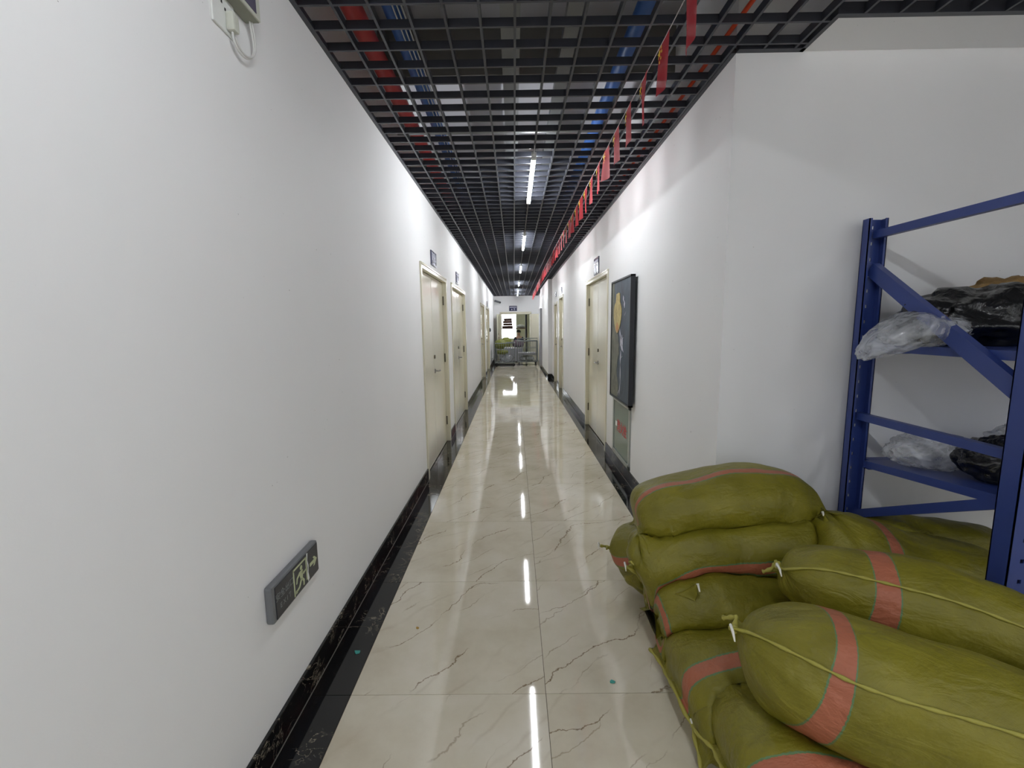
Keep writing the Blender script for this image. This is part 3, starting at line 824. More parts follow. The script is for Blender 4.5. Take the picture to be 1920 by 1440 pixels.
# ================================================================== FAR END: carts, room
def wire_cart(x0, x1, y0, y1, z1, label, nb=9, hoop=True):
    c = empty('wire_cart', ((x0 + x1) / 2, (y0 + y1) / 2, 0), label, 'cart')
    z0 = .14; r = .018
    fr = MB()
    for z in (z0, z1):
        fr.tube([(x0, y0, z), (x1, y0, z), (x1, y1, z), (x0, y1, z), (x0, y0, z)], r, 6)
    for x in (x0, x1):
        for y in (y0, y1): fr.tube([(x, y, z0), (x, y, z1)], r, 6)
    fr.build('frame', M['cart'], c)
    wm = MB().tube([(0, 0, z0), (0, 0, z1)], .008, 5).mesh('wire'); wm.materials.append(M['cart'])
    for i in range(1, nb):
        xx = x0 + (x1 - x0) * i / nb
        for y in (y0, y1): inst('wire', wm, c, (xx - c.location.x, y - c.location.y, 0))
    for i in range(1, nb - 2):
        yy = y0 + (y1 - y0) * i / (nb - 2)
        for x in (x0, x1): inst('wire', wm, c, (x - c.location.x, yy - c.location.y, 0))
    for z in (z0 + (z1 - z0) * .33, z0 + (z1 - z0) * .66):
        MB().tube([(x0, y0, z), (x1, y0, z), (x1, y1, z), (x0, y1, z), (x0, y0, z)], .008, 5).build('hoop', M['cart'], c)
    MB().box(x0, x1, y0, y1, z0 - .015, z0 + .008).build('deck', M['galv'], c)
    if not hoop: MB().box(x0 - .01, x1 + .01, y0 - .02, y0 + .01, .03, .11, .004).build('base_skirt', M['blackp'], c)
    if hoop: MB().tube([(x1 - .02, y0, z1), (x1 + .0, y0 - .05, z1 + .10), (x0 + .02, y0 - .05, z1 + .10), (x0, y0, z1)], r, 6).build('push_handle', M['cart'], c)
    for x in (x0 + .06, x1 - .06):
        for y in (y0 + .06, y1 - .06):
            k = MB().box(x - .02, x + .02, y - .02, y + .02, .08, z0 - .01); k.tube([(x - .016, y, .05), (x + .016, y, .05)], .05, 12); k.build('castor', M['blackp'], c)
    return c


wire_cart(-.72, .02, 16.25, 17.05, .86, 'wire cage cart at left of the corridor end', 9, False)
wire_cart(.12, .88, 16.6, 17.4, .92, 'wire cage cart at right of the corridor end', 9, True)


def blob(name, c, rx, ry, rz, mat, label, cat, seed=0, amp=.12, sub=4, freq=2.2, flat=None, parent=None, sharp=0.0):
    import bmesh
    bm = bmesh.new(); bmesh.ops.create_icosphere(bm, subdivisions=sub, radius=1)
    so = Vector((seed * 7.3, seed * 3.1, seed * 1.7)); rm_ = (rx * ry * rz) ** (1 / 3)
    for v in bm.verts:
        n0 = v.co.normalized(); n = Vector((n0.x * rx, n0.y * ry, n0.z * rz)) / rm_
        d = noise.noise(n * freq + so) * amp + noise.noise(n * freq * 2.7 + so) * amp * .5
        if sharp:
            d += sharp * (.4 - abs(noise.noise(n * freq * 1.5 - so)) * 1.6) + sharp * .45 * (.4 - abs(noise.noise(n * freq * 3.6 + so)) * 1.6)
        p = n0 * (1 + d)
        if flat is not None and p.z < -flat: p.z = -flat + (p.z + flat) * .08
        v.co = Vector((p.x * rx, p.y * ry, p.z * rz)) + Vector(c)
    if sharp: bmesh.ops.smooth_vert(bm, verts=bm.verts[:], factor=.15, use_axis_x=True, use_axis_y=True, use_axis_z=True)
    mb = MB(); mb.bm(bm, True); bm.free()
    o = mb.build(name, mat, parent, c if parent is None else None)
    if label: tag(o, label, cat)
    return o


blob('cloth_bundle', (-.52, 16.7, .80), .22, .28, .20, M['olive'], 'yellow green bundle on top of the left cart', 'bundle', 1, flat=.8)
blob('cloth_bundle', (-.45, 16.6, .52), .22, .26, .10, M['olive'], 'yellow green bundle inside the left cart', 'bundle', 2, flat=.9)
blob('plastic_bag', (-.30, 16.65, .28), .28, .30, .14, M['clearbag'], 'clear plastic bag at the bottom of left cart', 'bag', 3, flat=.9, sharp=.2)
for i, (x, z) in enumerate(((.36, .24), (.62, .25))):
    blob('cloth_bundle', (x, 17.0, z), .15, .28, .085, M['clearbag'] if i == 0 else M['white'], ['pale plastic bundle in right cart', 'white bundle in right cart'][i], 'bundle', 4 + i, flat=.9)
tag(MB().box(.16, .82, 16.68, 17.32, .40, .47, .01).build('carton', M['greyboard'], None, (.5, 17, .40)), 'flat grey carton resting inside the right cart', 'box')
# bundles lying beyond the carts
blob('cloth_bundle', (-.32, 18.2, .82), .22, .2, .22, M['olive'], 'olive sack standing behind the left cart', 'bundle', 8, flat=.8)
tag(MB().box(-.6, .35, 17.9, 18.6, .05, .60, .02).build('storage_bin', M['greyboard'], None, (-.1, 18.2, .05)), 'grey bin behind the carts at corridor end', 'bin')
blob('fabric_bundle', (.16, 18.2, .76), .24, .22, .17, M['bundle'], 'plum coloured bundle on the bin behind carts', 'bundle', 9, flat=.8)

# far room shelf, stack, person
st = empty('stool', (.22, 20.9, 0), 'dark stool under the seated person in the far room', 'stool')
MB().disc((.22, 20.92, .36), (0, 0, 1), .17, .03).build('seat', M['blackp'], st)
for sx, sy in ((-1, -1), (1, -1), (-1, 1), (1, 1)): MB().tube([(.22 + sx * .15, 20.92 + sy * .15, 0), (.22 + sx * .09, 20.92 + sy * .09, .36)], .013, 6).build('leg', M['blackp'], st)
fs = empty('far_shelf', (0, 22.5, 0), 'shelf with dark post in the far room', 'shelf')
for x in (.62, -1.3): MB().box(x - .04, x + .04, 22.3, 22.38, 0, 2.05).build('post', M['blackp'], fs)
for x in (.62, -1.3): MB().box(x - .04, x + .04, 22.8, 22.88, 0, 2.05).build('post', M['blackp'], fs)
MB().box(-1.3, .62, 22.3, 22.88, 1.34, 1.38).build('shelf_board', M['brownbox'], fs)
MB().box(-1.3, .62, 22.3, 22.88, .62, .66).build('shelf_board', M['brownbox'], fs)
for i in range(4):
    tag(MB().box(-.60 + .03 * (i % 2) + .02 * i, -.06 - .015 * i, 22.36, 22.8, 1.38 + .125 * i, 1.38 + .125 * i + .12, .02).build('brown_carton', M['brownbox'], None, (-.35, 22.5, 1.38 + .125 * i)),
        ['lowest', 'second lowest', 'third', 'topmost'][i] + ' brown carton of the stack before the bright window', 'box', 'brown cartons before the window')
blob('white_bundle', (.36, 22.55, 1.47), .2, .2, .10, M['white'], 'pale bundle on shelf beside the dark post', 'bundle', 11, flat=.8)

pe = empty('person', (.22, 20.9, 0), 'seated person with black hair and dark blue jacket in the far room', 'person')


def skin_mesh(name, verts, edges, radii, mat, parent, root=0, sub=2):
    me = bpy.data.meshes.new(name); me.from_pydata(verts, edges, []); me.update()
    o = bpy.data.objects.new(name, me); COL.objects.link(o)
    md = o.modifiers.new('skin', 'SKIN'); md.use_smooth_shade = True
    for i, rr in enumerate(radii):
        sv = me.skin_vertices[0].data[i]; sv.radius = (rr, rr) if not isinstance(rr, tuple) else rr; sv.use_root = (i == root)
    sd = o.modifiers.new('sub', 'SUBSURF'); sd.levels = sub; sd.render_levels = sub
    dg = bpy.context.evaluated_depsgraph_get(); m2 = bpy.data.meshes.new_from_object(o.evaluated_get(dg))
    bpy.data.objects.remove(o); m2.materials.clear(); m2.materials.append(mat)
    for p in m2.polygons: p.use_smooth = True
    r = bpy.data.objects.new(name, m2); COL.objects.link(r); r.parent = parent
    return r


body_v = [(0, 0, .50), (0, 0, .62), (0, -.01, .80), (0, -.02, .94), (0, -.03, 1.03), (0, -.05, 1.12), (0, -.06, 1.18),
          (.17, -.02, .93), (.21, -.05, .68), (.16, -.26, .62), (.13, -.33, .62), (-.17, -.02, .93), (-.21, -.05, .68), (-.16, -.26, .62), (-.13, -.33, .62),
          (.10, -.05, .50), (.11, -.42, .50), (.11, -.42, .09), (.11, -.56, .04), (-.10, -.05, .50), (-.11, -.42, .50), (-.11, -.42, .09), (-.11, -.56, .04)]
body_e = [(0, 1), (1, 2), (2, 3), (3, 4), (4, 5), (5, 6), (3, 7), (7, 8), (8, 9), (9, 10), (3, 11), (11, 12), (12, 13), (13, 14), (0, 15), (15, 16), (16, 17), (17, 18), (0, 19), (19, 20), (20, 21), (21, 22)]
body_r = [(.14, .10), (.13, .09), (.15, .10), (.13, .09), .05, .085, .075, .055, .045, .035, .03, .055, .045, .035, .03, .085, .055, .04, .035, .085, .055, .04, .035]
skin_mesh('body', body_v, body_e, body_r, M['skin'], pe)
jv = body_v[:4] + body_v[7:10] + body_v[11:14]
je = [(0, 1), (1, 2), (2, 3), (3, 4), (4, 5), (5, 6), (3, 7), (7, 8), (8, 9)]
skin_mesh('jacket', jv, je, [(.165, .125), (.155, .115), (.17, .12), (.155, .11), .07, .058, .047, .07, .058, .047], M['jacket'], pe)
tv = [body_v[0]] + body_v[15:18] + body_v[19:22]
skin_mesh('trousers', tv, [(0, 1), (1, 2), (2, 3), (0, 4), (4, 5), (5, 6)], [(.16, .12), .105, .07, .06, .105, .07, .06], M['trousers'], pe)
hb = blob('hair', (0, -.035, 1.215), .105, .115, .105, M['hair'], None, None, 5, amp=.04, sub=3, flat=.25, parent=pe)
hb.location = (0, 0, 0)
fc = MB()
fc.tube([(0, -.135, 1.155), (0, -.150, 1.125)], [.008, .014], 8); fc.build('nose', M['skin'], pe).location = (0, 0, 0)
for sx in (-1, 1):
    MB().disc((.032 * sx, -.132, 1.16), (0, -1, 0), .010, .006).build('eye', M['blackp'], pe).location = (0, 0, 0)
MB().box(-.022, .022, -.135, -.128, 1.09, 1.097).build('mouth', plain('lips', lin(160, 90, 84), .5), pe).location = (0, 0, 0)

# ================================================================== BLUE STORAGE RACK
rk = empty('storage_rack', (1.70, 1.82, 0), 'blue steel storage rack against the white wall', 'rack')
RX0, RX1 = 1.695, 1.785
RYN, RYF = 1.425, 2.215      # near and far faces of the upright frame
RT = 1.98


def upright(x0, x1, ya, yb_, open_dir, name='upright'):
    """C channel, web at one side with punched holes, flanges pointing open_dir (+1/-1 in Y)"""
    th = .004; mb = MB()
    yw = yb_ if open_dir < 0 else ya
    yw0, yw1 = (yw - th, yw) if open_dir < 0 else (yw, yw + th)
    xm = (x0 + x1) / 2; hw = .007
    mb.box(x0, xm - hw, yw0, yw1, 0, RT); mb.box(xm + hw, x1, yw0, yw1, 0, RT)
    z = 0.0; p = .075
    while z < RT:
        mb.box(xm - hw, xm + hw, yw0, yw1, z, min(RT, z + p - .015)); z += p
    mb.box(x0, x0 + th, ya, yb_, 0, RT); mb.box(x1 - th, x1, ya, yb_, 0, RT)
    lip = .014
    yl0, yl1 = (ya, ya + th) if open_dir < 0 else (yb_ - th, yb_)
    mb.box(x0, x0 + lip, yl0, yl1, 0, RT); mb.box(x1 - lip, x1, yl0, yl1, 0, RT)
    u = mb.build(name, M['blue'], rk, (xm, ya, 0))
    MB().box(x0 - .02, x1 + .02, ya - .01, yb_ + .01, .0005, .006).build('foot_plate', M['blue'], u)


for xx in (RX0, 3.6):
    upright(xx, xx + .09, RYF - .042, RYF, -1); upright(xx, xx + .09, RYN, RYN + .065, 1)
    xm = xx + .045

    def brace(za, zb_, wd=.036, ht=.036, fl=False):
        a = (xm, RYF - .03, za); b = (xm, RYN + .03, zb_); d = (Vector(b) - Vector(a)).normalized(); up = Vector((1, 0, 0)).cross(d)
        mb = MB().bar(a, b, wd, ht, up)
        mb.build('brace', M['blue'], rk)
    brace(1.905, 1.905, .030, .036); brace(1.745, 1.215, .032, .062); brace(1.022, 1.022, .030, .036); brace(.50, .87, .030, .040); brace(.40, .10, .030, .036)


def shelf(zf, zn, zh=.05):
    for y, z in ((RYF - .04, zf), (RYN + .04, zn)):
        MB().box(RX0 + .09, 3.6, y - .025, y + .025, z - zh, z).build('beam', M['blue'], rk)
    ya, yb_ = RYN + .065, RYF - .065
    for k in range(3):
        x0 = RX0 + .06 + k * .613; x1 = x0 + .61
        mb = MB(); vs = []
        for (y, z) in ((ya, zn), (yb_, zf)):
            for x in (x0, x1): vs += [(x, y, z), (x, y, z - .035)]
        mb.add(vs, [(0, 2, 6, 4), (1, 5, 7, 3), (0, 1, 3, 2), (4, 6, 7, 5), (0, 4, 5, 1), (2, 3, 7, 6)])
        mb.build('shelf_panel', M['blue'], rk)


shelf(1.385, 1.385); shelf(.80, .865)

# things on the shelves
blob('black_bag', (2.14, 1.95, 1.498), .41, .21, .15, M['blackbag'], 'bulky black plastic bag on upper rack shelf', 'bag', 21, amp=.16, sub=5, freq=1.6, flat=.8, sharp=.2)
blob('black_bag', (2.72, 1.80, 1.52), .24, .25, .165, M['blackbag'], 'black plastic bag at the right end of upper rack shelf', 'bag', 22, amp=.16, sub=5, freq=1.8, flat=.8, sharp=.2)
kb = blob('kraft_paper', (2.28, 2.06, 1.605), .20, .08, .075, M['kraft'], 'crumpled brown kraft paper behind the black bags', 'paper', 23, amp=.2, sub=4, freq=2.4, flat=.9, sharp=.4)
# clear bag on the upper shelf drooping over the left edge
cb = blob('clear_bag', (1.70, 1.90, 1.455), .22, .15, .075, M['clearbag'], 'clear plastic bag drooping over left edge of upper shelf', 'bag', 24, amp=.1, sub=5, freq=1.8, flat=.92, sharp=.1)
for v in cb.data.vertices:
    if v.co.x < -.02:
        k = (-.02 - v.co.x); v.co.z -= k * .40 + k * k * .7; v.co.y *= max(.35, 1 - k * 2.6); v.co.z *= 1
blob('clear_bag', (1.94, 2.00, .888), .18, .13, .085, M['clearbag'], 'crumpled clear plastic bag on lower rack shelf', 'bag', 25, amp=.14, sub=5, freq=1.8, flat=.75, sharp=.15)
blob('black_bag', (2.00, 1.73, .918), .16, .15, .10, M['blackbag'], 'black plastic bag on lower rack shelf', 'bag', 26, amp=.12, sub=5, freq=1.8, flat=.7, sharp=.15)
blob('clear_bag', (2.38, 1.99, .905), .15, .15, .11, M['clearbag'], 'clear plastic bag on lower shelf behind the black bag', 'bag', 27, amp=.12, sub=5, freq=1.8, flat=.7, sharp=.15)

# ================================================================== SACKS
NT_, NA = 84, 56
SPEC = []


def catmull(P, t):
    n = len(P) - 1; x = min(max(t, 0), 1) * n; i = min(int(x), n - 1); f = x - i
    p1, p2 = P[i], P[i + 1]; p0 = P[i - 1] if i > 0 else p1 * 2 - p2; p3 = P[i + 2] if i + 2 <= n else p2 * 2 - p1
    return .5 * ((2 * p1) + (p2 - p0) * f + (2 * p0 - 5 * p1 + 4 * p2 - p3) * f * f + (3 * p1 - p0 - 3 * p2 + p3) * f ** 3)


def sack(label, pts, W, B, roll=0.0, band=None, seed=0, seam_side=None, ears=(True, True), strings=(), lump=.017, endw=(.78, .78), surf=(), flaps=(), bp=5.0, earl=.03):
    P = [Vector(p) for p in pts]
    so = Vector((seed * 5.1, seed * 2.3, seed * 9.7))
    L = sum((P[i + 1] - P[i]).length for i in range(len(P) - 1))
    V = np.zeros((NT_ + 1, NA, 3)); UVs = np.zeros((NT_ + 1, NA, 2))
    hemt = .03 / L
    for i in range(NT_ + 1):
        ti = i / NT_
        t = .5 - .5 * math.cos(math.pi * ti) if False else ti
        c = catmull(P, t); T = (catmull(P, min(1, t + .01)) - catmull(P, max(0, t - .01))).normalized()
        sd = T.cross(Vector((0, 0, 1))).normalized(); up = sd.cross(T).normalized()
        cr, sr = math.cos(roll), math.sin(roll); sd, up = sd * cr + up * sr, up * cr - sd * sr
        e = abs(2 * t - 1)
        core = min(1.0, max(0.0, (e - 0) / (1 - 2 * hemt)))          # 1 where the hem starts
        b = B * max(0.0, 1 - core ** bp) ** .5
        ew = endw[0] if t < .5 else endw[1]
        wv = W * (ew + (1 - ew) * max(0, 1 - core ** (3.0 if ew > .4 else 2.6)) ** .55)
        b = max(b, .0035)
        if core >= 1: wv *= 1.0
        # soft waist
        wv *= 1 + .05 * math.sin(t * 7 + seed); b *= 1 + .06 * math.sin(t * 9 + seed * 2)
        curl = (max(0.0, e - (1 - 2 * hemt)) / (2 * hemt))
        for k in range(NA):
            th = 2 * math.pi * k / NA; ct, st = math.cos(th), math.sin(th)
            px = math.copysign(abs(ct) ** (2 / 2.3), ct); py = math.copysign(abs(st) ** (2 / 2.15), st)
            ear = 0.0
            if e > .90: ear = ((e - .90) / .10) ** 2 * abs(px) ** 8 * earl
            q = c + sd * (px * (wv + ear)) + up * (py * b) + T * (math.copysign(ear * .8, 2 * t - 1)) + up * curl * .012 * math.sin(px * 5 + seed)
            q = q + up * (e ** 6) * .02 * math.sin(px * 3 + seed * 1.3)
            nrm = (sd * (px / max(wv, .01)) + up * (py / max(b, .02))).normalized()
            fade = max(0, 1 - core ** 8)
            d = noise.noise(q * 4.5 + so) * lump + noise.noise(q * 10 + so) * lump * .45
            # gathered folds running from the ends
            g = max(0.0, (e - .35) / .65)
            d += g * .006 * math.sin(th * 9 + 3 * noise.noise(q * 5 + so)) * (1 - core ** 12)
            q = q + nrm * d * fade
            V[i, k] = q; UVs[i, k] = (t * L, th / (2 * math.pi) * (2 * (W + B) * 1.5))
    tris = []
    for i in range(NT_):
        for k in range(NA):
            k2 = (k + 1) % NA; tris.append((i * NA + k, (i + 1) * NA + k, (i + 1) * NA + k2, i * NA + k2))

    SPEC.append(dict(V=V, UVs=UVs, tris=tris, label=label, W=W, B=B, L=L, band=band, seed=seed, seam_side=seam_side, ears=ears, strings=strings, surf=surf, flaps=flaps))


def volume_area(V):
    a = V[:-1]; b = np.roll(V, -1, 1)[:-1]; c = np.roll(V, -1, 1)[1:]; d = V[1:]
    n1 = np.cross(d - a, b - a); n2 = np.cross(c - d, b - d)
    vol = abs((np.einsum('ijk,ijk->ij', a, n1).sum() + np.einsum('ijk,ijk->ij', d, n2).sum()) / 6)
    return vol, (np.linalg.norm(n1, axis=2).sum() + np.linalg.norm(n2, axis=2).sum()) / 2


def vnormals(V):
    du = np.zeros_like(V); du[1:-1] = V[2:] - V[:-2]; du[0] = V[1] - V[0]; du[-1] = V[-1] - V[-2]
    dv = np.roll(V, -1, 1) - np.roll(V, 1, 1)
    n = np.cross(du, dv); return n / (np.linalg.norm(n, axis=2, keepdims=True) + 1e-9)


def smooth_field(D, n):
    for _ in range(n):
        A = D.copy(); U_ = np.vstack([D[:1], D[:-1]]); W_ = np.vstack([D[1:], D[-1:]])
        D = .4 * A + .15 * (U_ + W_ + np.roll(D, 1, 1) + np.roll(D, -1, 1))
    return D


def statics(V):
    """keep the cloth above the floor, in front of the walls and off the rack posts"""
    V[..., 2] = np.maximum(V[..., 2], .003)
    x_, y_ = V[..., 0], V[..., 1]
    m = (x_ > XR - .016) & (y_ > YC - .016)
    my = m & ((y_ - (YC - .016)) < (x_ - (XR - .016))); y_[my] = YC - .016
    mx = m & ~my; x_[mx] = XR - .016
    for (a0, a1, b0, b1) in ((RX0 - .024, RX0 + .114, RYN - .014, RYN + .079), (RX0 - .024, RX0 + .114, RYF - .079, RYF + .014)):
        m = (x_ > a0) & (x_ < a1) & (y_ > b0) & (y_ < b1)
        d = np.stack([y_ - b0, b1 - y_, x_ - a0, a1 - x_]); w_ = d.argmin(0)
        y_[m & (w_ == 0)] = b0; y_[m & (w_ == 1)] = b1; x_[m & (w_ == 2)] = a0; x_[m & (w_ == 3)] = a1


def settle(iters=12):
    for sp in SPEC: sp['vol0'] = volume_area(sp['V'])[0]
    for it in range(iters):
        final = it >= iters - 2
        trees = []
        for sp in SPEC:
            flat = sp['V'].reshape(-1, 3); bv = BVHTree.FromPolygons([tuple(p) for p in flat], sp['tris']); trees.append((flat.min(0), flat.max(0), bv))
        for i, sp in enumerate(SPEC):
            V = sp['V']; flat = V.reshape(-1, 3); D = np.zeros_like(flat)
            for j, (lo, hi, bv) in enumerate(trees):
                if i == j or (final and j > i): continue
                idx = np.nonzero(((flat > lo) & (flat < hi)).all(1))[0]
                for q in idx:
                    p = Vector(flat[q]); loc, nr, _, _ = bv.find_nearest(p, .25)
                    if loc is None: continue
                    if (p - loc).dot(nr) < .001:
                        d = (loc - p) + nr * .002
                        if final: D[q] = d
                        else:
                            d *= .55
                            if d.length_squared > D[q] @ D[q]: D[q] = d
            D = D.reshape(V.shape)
            if final:
                V += np.where(np.abs(D).sum(2, keepdims=True) > 0, D, smooth_field(D, 2))
            else:
                touched = np.abs(D).sum(2) > 0
                V += np.where(touched[..., None], .6 * D + .4 * smooth_field(D, 3), smooth_field(D * 1.2, 4))
                vol, area = volume_area(V)
                dv = max(-.012, min(.012, .75 * (sp['vol0'] - vol) / area))
                e = np.abs(np.linspace(-1, 1, NT_ + 1)); fade = np.clip((1 - e) / .18, 0, 1)[:, None, None]
                V += vnormals(V) * dv * fade * np.where(touched[..., None], .15, 1.0)
            statics(V)


def finish(sp):
    V, UVs, tris, label, W, B, L, band, seed, seam_side, ears, strings, surf, flaps = (sp[k] for k in ('V', 'UVs', 'tris', 'label', 'W', 'B', 'L', 'band', 'seed', 'seam_side', 'ears', 'strings', 'surf', 'flaps'))
    Vf = [tuple(p) for p in V.reshape(-1, 3)]
    cen = Vector(V.reshape(-1, 3).mean(0)); base = Vector((cen.x, cen.y, V[..., 2].min()))
    root = empty('woven_sack', base, label, 'sack', 'olive woven sacks in the pile')
    me = bpy.data.meshes.new('sack_body')
    caps = [tuple(range(NA)), tuple(NT_ * NA + k for k in range(NA))[::-1]]
    me.from_pydata([tuple(Vector(p) - base) for p in Vf], [], tris + caps); me.update()
    ul = me.uv_layers.new(name='weave'); flat = UVs.reshape(-1, 2); vspan = 2 * (W + B) * 1.5
    for poly in me.polygons:
        ks = [me.loops[l].vertex_index % NA for l in poly.loop_indices]
        wrap = (0 in ks) and (NA - 1 in ks) and len(ks) == 4
        for l in poly.loop_indices:
            vi = me.loops[l].vertex_index; u, v = flat[vi]
            if wrap and vi % NA == 0: v = vspan
            ul.data[l].uv = (u, v)
        poly.use_smooth = True
    key = None
    if band:
        key = ('u', round(band[0] * L, 3), round(band[1] * L, 3)) if band[0] != 'v' else ('v', round(band[1] / 360 * vspan, 3), round(band[2] / 360 * vspan, 3))
    if key not in SACKM: SACKM[key] = mat_sack(key)
    me.materials.append(SACKM[key])
    body = bpy.data.objects.new('sack_body', me); COL.objects.link(body); body.parent = root
    def nrmal(i, k):
        a = Vector(V[min(NT_, i + 1), k]) - Vector(V[max(0, i - 1), k]); b_ = Vector(V[i, (k + 1) % NA]) - Vector(V[i, (k - 1) % NA])
        n = b_.cross(a)
        if n.length < 1e-9: return Vector((0, 0, 1))
        n.normalize(); cc_ = Vector(V[i].mean(0))
        return n if n.dot(Vector(V[i, k]) - cc_) >= 0 else -n
    # end hems: stitched tape along each end edge
    for e_i, on in ((0, ears[0]), (NT_, ears[1])):
        if not on: continue
        pts_ = [Vector((V[e_i, k] + V[e_i, (NA - k) % NA]) / 2) - base for k in range(0, NA // 2 + 1)]
        MB().tube(pts_, [.0070 + .0022 * math.sin(j * 1.7 + seed) for j in range(len(pts_))], 6).build('end_hem', M['seam'], root).location = (0, 0, 0)
    # side seam
    if seam_side is not None:
        k = 0 if seam_side > 0 else NA // 2
        pts_ = [Vector(V[i, k]) + nrmal(i, k) * .003 - base for i in range(0, NT_ + 1)]
        MB().tube(pts_, [.0045 + .0014 * math.sin(j * .9 + seed) for j in range(len(pts_))], 6).build('side_seam', M['seam'], root).location = (0, 0, 0)
    def sp_(t_, th_):
        i = min(NT_, max(0, int(round(t_ * NT_)))); k = int(round(th_ / 360 * NA)) % NA
        return Vector(V[i, k]), nrmal(i, k)
    for path in surf:                      # folded hem stitched across the cloth
        ps = []
        for (a, b_) in zip(path[:-1], path[1:]):
            for j in range(8): 
                f_ = j / 8; p_, n_ = sp_(a[0] + (b_[0] - a[0]) * f_, a[1] + (b_[1] - a[1]) * f_); ps.append(p_ + n_ * .004 - base)
        MB().tube(ps, [.006 + .002 * math.sin(j * 1.7) for j in range(len(ps))], 6).build('folded_hem', M['seam'], root).location = (0, 0, 0)
    for (t_, th_, sz, dth) in flaps:       # turned-out corner of the mouth
        p_, n_ = sp_(t_, th_); q_, m_ = sp_(t_ + .14, th_); r_, k_ = sp_(t_ + .10, th_ + dth)
        g = []; nn = 6
        for a in range(nn + 1):
            for b_ in range(nn + 1):
                u_, v_ = a / nn, b_ / nn
                bp_ = p_.lerp(q_, u_).lerp(r_, v_ * (1 - .3 * u_)); g.append(bp_ + n_ * (.006 + sz * u_ ** 2 * (1 - .55 * v_)) + n_ * .006 * math.sin(v_ * 6) * u_ - base)
        fs_ = [(a * (nn + 1) + b_, a * (nn + 1) + b_ + 1, (a + 1) * (nn + 1) + b_ + 1, (a + 1) * (nn + 1) + b_) for a in range(nn) for b_ in range(nn)]
        fo = MB().add(g, fs_, True).build('folded_flap', SACKM[None], root); fo.location = (0, 0, 0)
        sd_ = fo.modifiers.new('thickness', 'SOLIDIFY'); sd_.thickness = .004
        tp = g[nn * (nn + 1) + 1]
        MB().tube([tp, tp + n_ * .012 + Vector((.006, -.004, .0)), tp + n_ * .012 + Vector((.012, -.012, -.03))], [.003, .005, .003], 6).build('tie_string', M['cord'], root).location = (0, 0, 0)
    for (e_i, side) in strings:
        i = 0 if e_i == 0 else NT_; k = 0 if side > 0 else NA // 2
        p = Vector(V[i, k]) - base; rs = random.Random(seed + side)
        out = (Vector(V[i, k]) - Vector(V[i].mean(0))).normalized()
        dr_ = out * .02 + Vector((0, 0, -.012))
        s_ = [p, p + out * .018 + Vector((0, 0, .012)), p + out * .03 + Vector((.006, -.006, -.004)), p + out * .034 + Vector((.010, -.012, -.028))]
        MB().tube(s_, [.003, .0045, .004, .002], 6).build('tie_string', M['cord'], root).location = (0, 0, 0)
    return root


SACKM[None] = mat_sack(None)
r_ = math.radians
sack('lower olive sack whose hemmed end lies on floor nearest the camera', [(.60, 1.50, .09), (.82, 1.50, .15), (1.1, 1.52, .16), (1.5, 1.54, .15)], .25, .155, 0, ('v', 70, 82), 1, None, (True, False), endw=(.92, .78))
sack('olive sack buried on the floor beneath the rack', [(1.50, 1.80, .14), (1.8, 1.82, .16), (2.35, 1.84, .14)], .20, .14, 0, None, 2, None, (True, True))
sack('olive sack buried on the floor beneath the two banded front sacks', [(1.30, 1.06, .14), (1.6, 1.06, .16), (2.10, 1.04, .14)], .24, .15, 0, None, 3, None, (True, True))
sack('olive sack leaning out toward the corridor with its tied corner by the wall', [(.575, 2.34, .18), (.74, 2.25, .24), (.95, 2.14, .26), (1.35, 2.04, .22)], .21, .19, r_(38), ('v', 330, 345), 4, None, (True, False), ((0, 1),), endw=(.8, .7), surf=(((.025, 60), (.025, 10), (.03, -40), (.03, -95)),))
sack('olive sack on floor with a folded flap and white string, middle of the pile front', [(.61, 1.84, .16), (.80, 1.84, .19), (1.05, 1.85, .22), (1.45, 1.86, .24)], .205, .19, r_(10), (.085, .105), 5, None, (False, False), (), endw=(.55, .7), bp=7.0,
     surf=(((.03, 5), (.05, 26), (.08, 34), (.18, 36), (.31, 42)),), flaps=((.19, 52, .055, -16),))
sack('olive sack at the bottom edge of the view with orange band', [(.61, 1.16, .16), (.80, 1.14, .21), (1.05, 1.10, .21), (1.40, 1.05, .20)], .23, .15, r_(12), ('v', 38, 52), 6, None, (True, False), ((0, -1),), endw=(.8, .7))
sack('olive sack with hemmed end hanging vertically, below the topmost sack', [(.625, 1.98, .25), (.80, 1.98, .36), (1.05, 1.98, .40), (1.40, 1.97, .43)], .215, .175, r_(62), ('v', 304, 315), 7, None, (True, False), ((0, 1),), endw=(.98, .7), surf=(((.025, 32), (.025, -15), (.03, -60), (.03, -120)),))
sack('olive sack resting under the rack behind the diagonal brace', [(1.62, 2.0, .38), (1.85, 2.0, .42), (2.4, 1.98, .40)], .13, .13, 0, None, 8, None, (True, True))
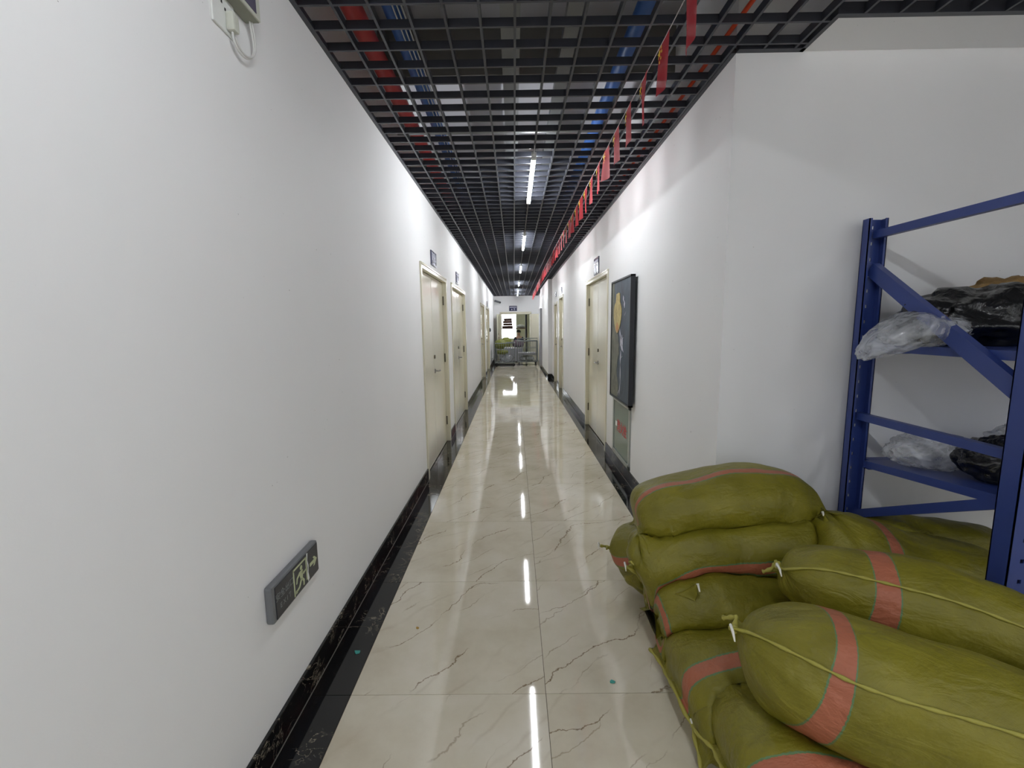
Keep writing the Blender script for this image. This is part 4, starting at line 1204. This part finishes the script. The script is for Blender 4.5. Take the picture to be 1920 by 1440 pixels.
sack('olive sack with folded end reaching under the rack', [(1.285, 1.85, .52), (1.46, 1.85, .49), (1.75, 1.82, .41), (2.15, 1.78, .36)], .17, .145, 0, (.42, .48), 9, None, (False, True), (), endw=(.6, .7), bp=7.0, flaps=((.06, 62, .03, -50),))
sack('topmost olive sack lying against the wall corner', [(.585, 2.05, .51), (.78, 2.05, .59), (1.12, 2.05, .635), (1.47, 2.06, .56)], .19, .165, r_(10), ('v', 58, 68), 10, None, (False, True), (), endw=(.6, .45), bp=4.5, earl=.02, surf=(((.03, -75), (.03, -40), (.06, -25), (.10, -30)),))
sack('upper olive sack with orange band in front of the rack post', [(.965, 1.53, .60), (1.18, 1.47, .535), (1.45, 1.35, .50), (1.76, 1.13, .46)], .195, .155, r_(42), (.34, .425), 11, 1, (True, True), ((0, 1),), endw=(.12, .3), bp=3.2)
sack('front olive sack with long seam and orange band, nearest the camera', [(.66, 1.225, .585), (.88, 1.13, .495), (1.14, 1.0, .485), (1.42, .84, .48)], .215, .17, r_(36), (.24, .315), 12, 1, (True, True), ((0, 1), (1, 1)), endw=(.12, .3), bp=3.2)
settle(12)
for sp in SPEC: finish(sp)

# ================================================================== SCRAPS on the floor
def scrap(c, r, mat, label, seed):
    rr = random.Random(seed); n = 7
    poly = [(r * (rr.uniform(.5, 1)) * math.cos(2 * math.pi * i / n), .7 * r * rr.uniform(.5, 1) * math.sin(2 * math.pi * i / n)) for i in range(n)]
    mb = MB(); vs = [(c[0] + a, c[1] + b, .0012 + rr.uniform(.001, .007)) for a, b in poly]; lo = [(x_, y_, .0008) for x_, y_, _ in vs]
    mb.add(vs + lo, [tuple(range(n)), tuple(range(2 * n - 1, n - 1, -1))] + [(i, n + i, n + (i + 1) % n, (i + 1) % n) for i in range(n)])
    tag(mb.build('scrap', mat, None, (c[0], c[1], .0008)), label, 'scrap')


scrap((-.745, 1.851), .02, M['teal'], 'teal scrap on the black border strip', 1)
scrap((.396, 1.668), .013, M['teal'], 'tiny teal scrap with dark thread on beige tile', 2)
scrap((-.501, 2.014), .012, M['straw'], 'tiny straw coloured scrap on beige tile', 3)

for o in bpy.data.objects:
    if '_o' in o: del o['_o']
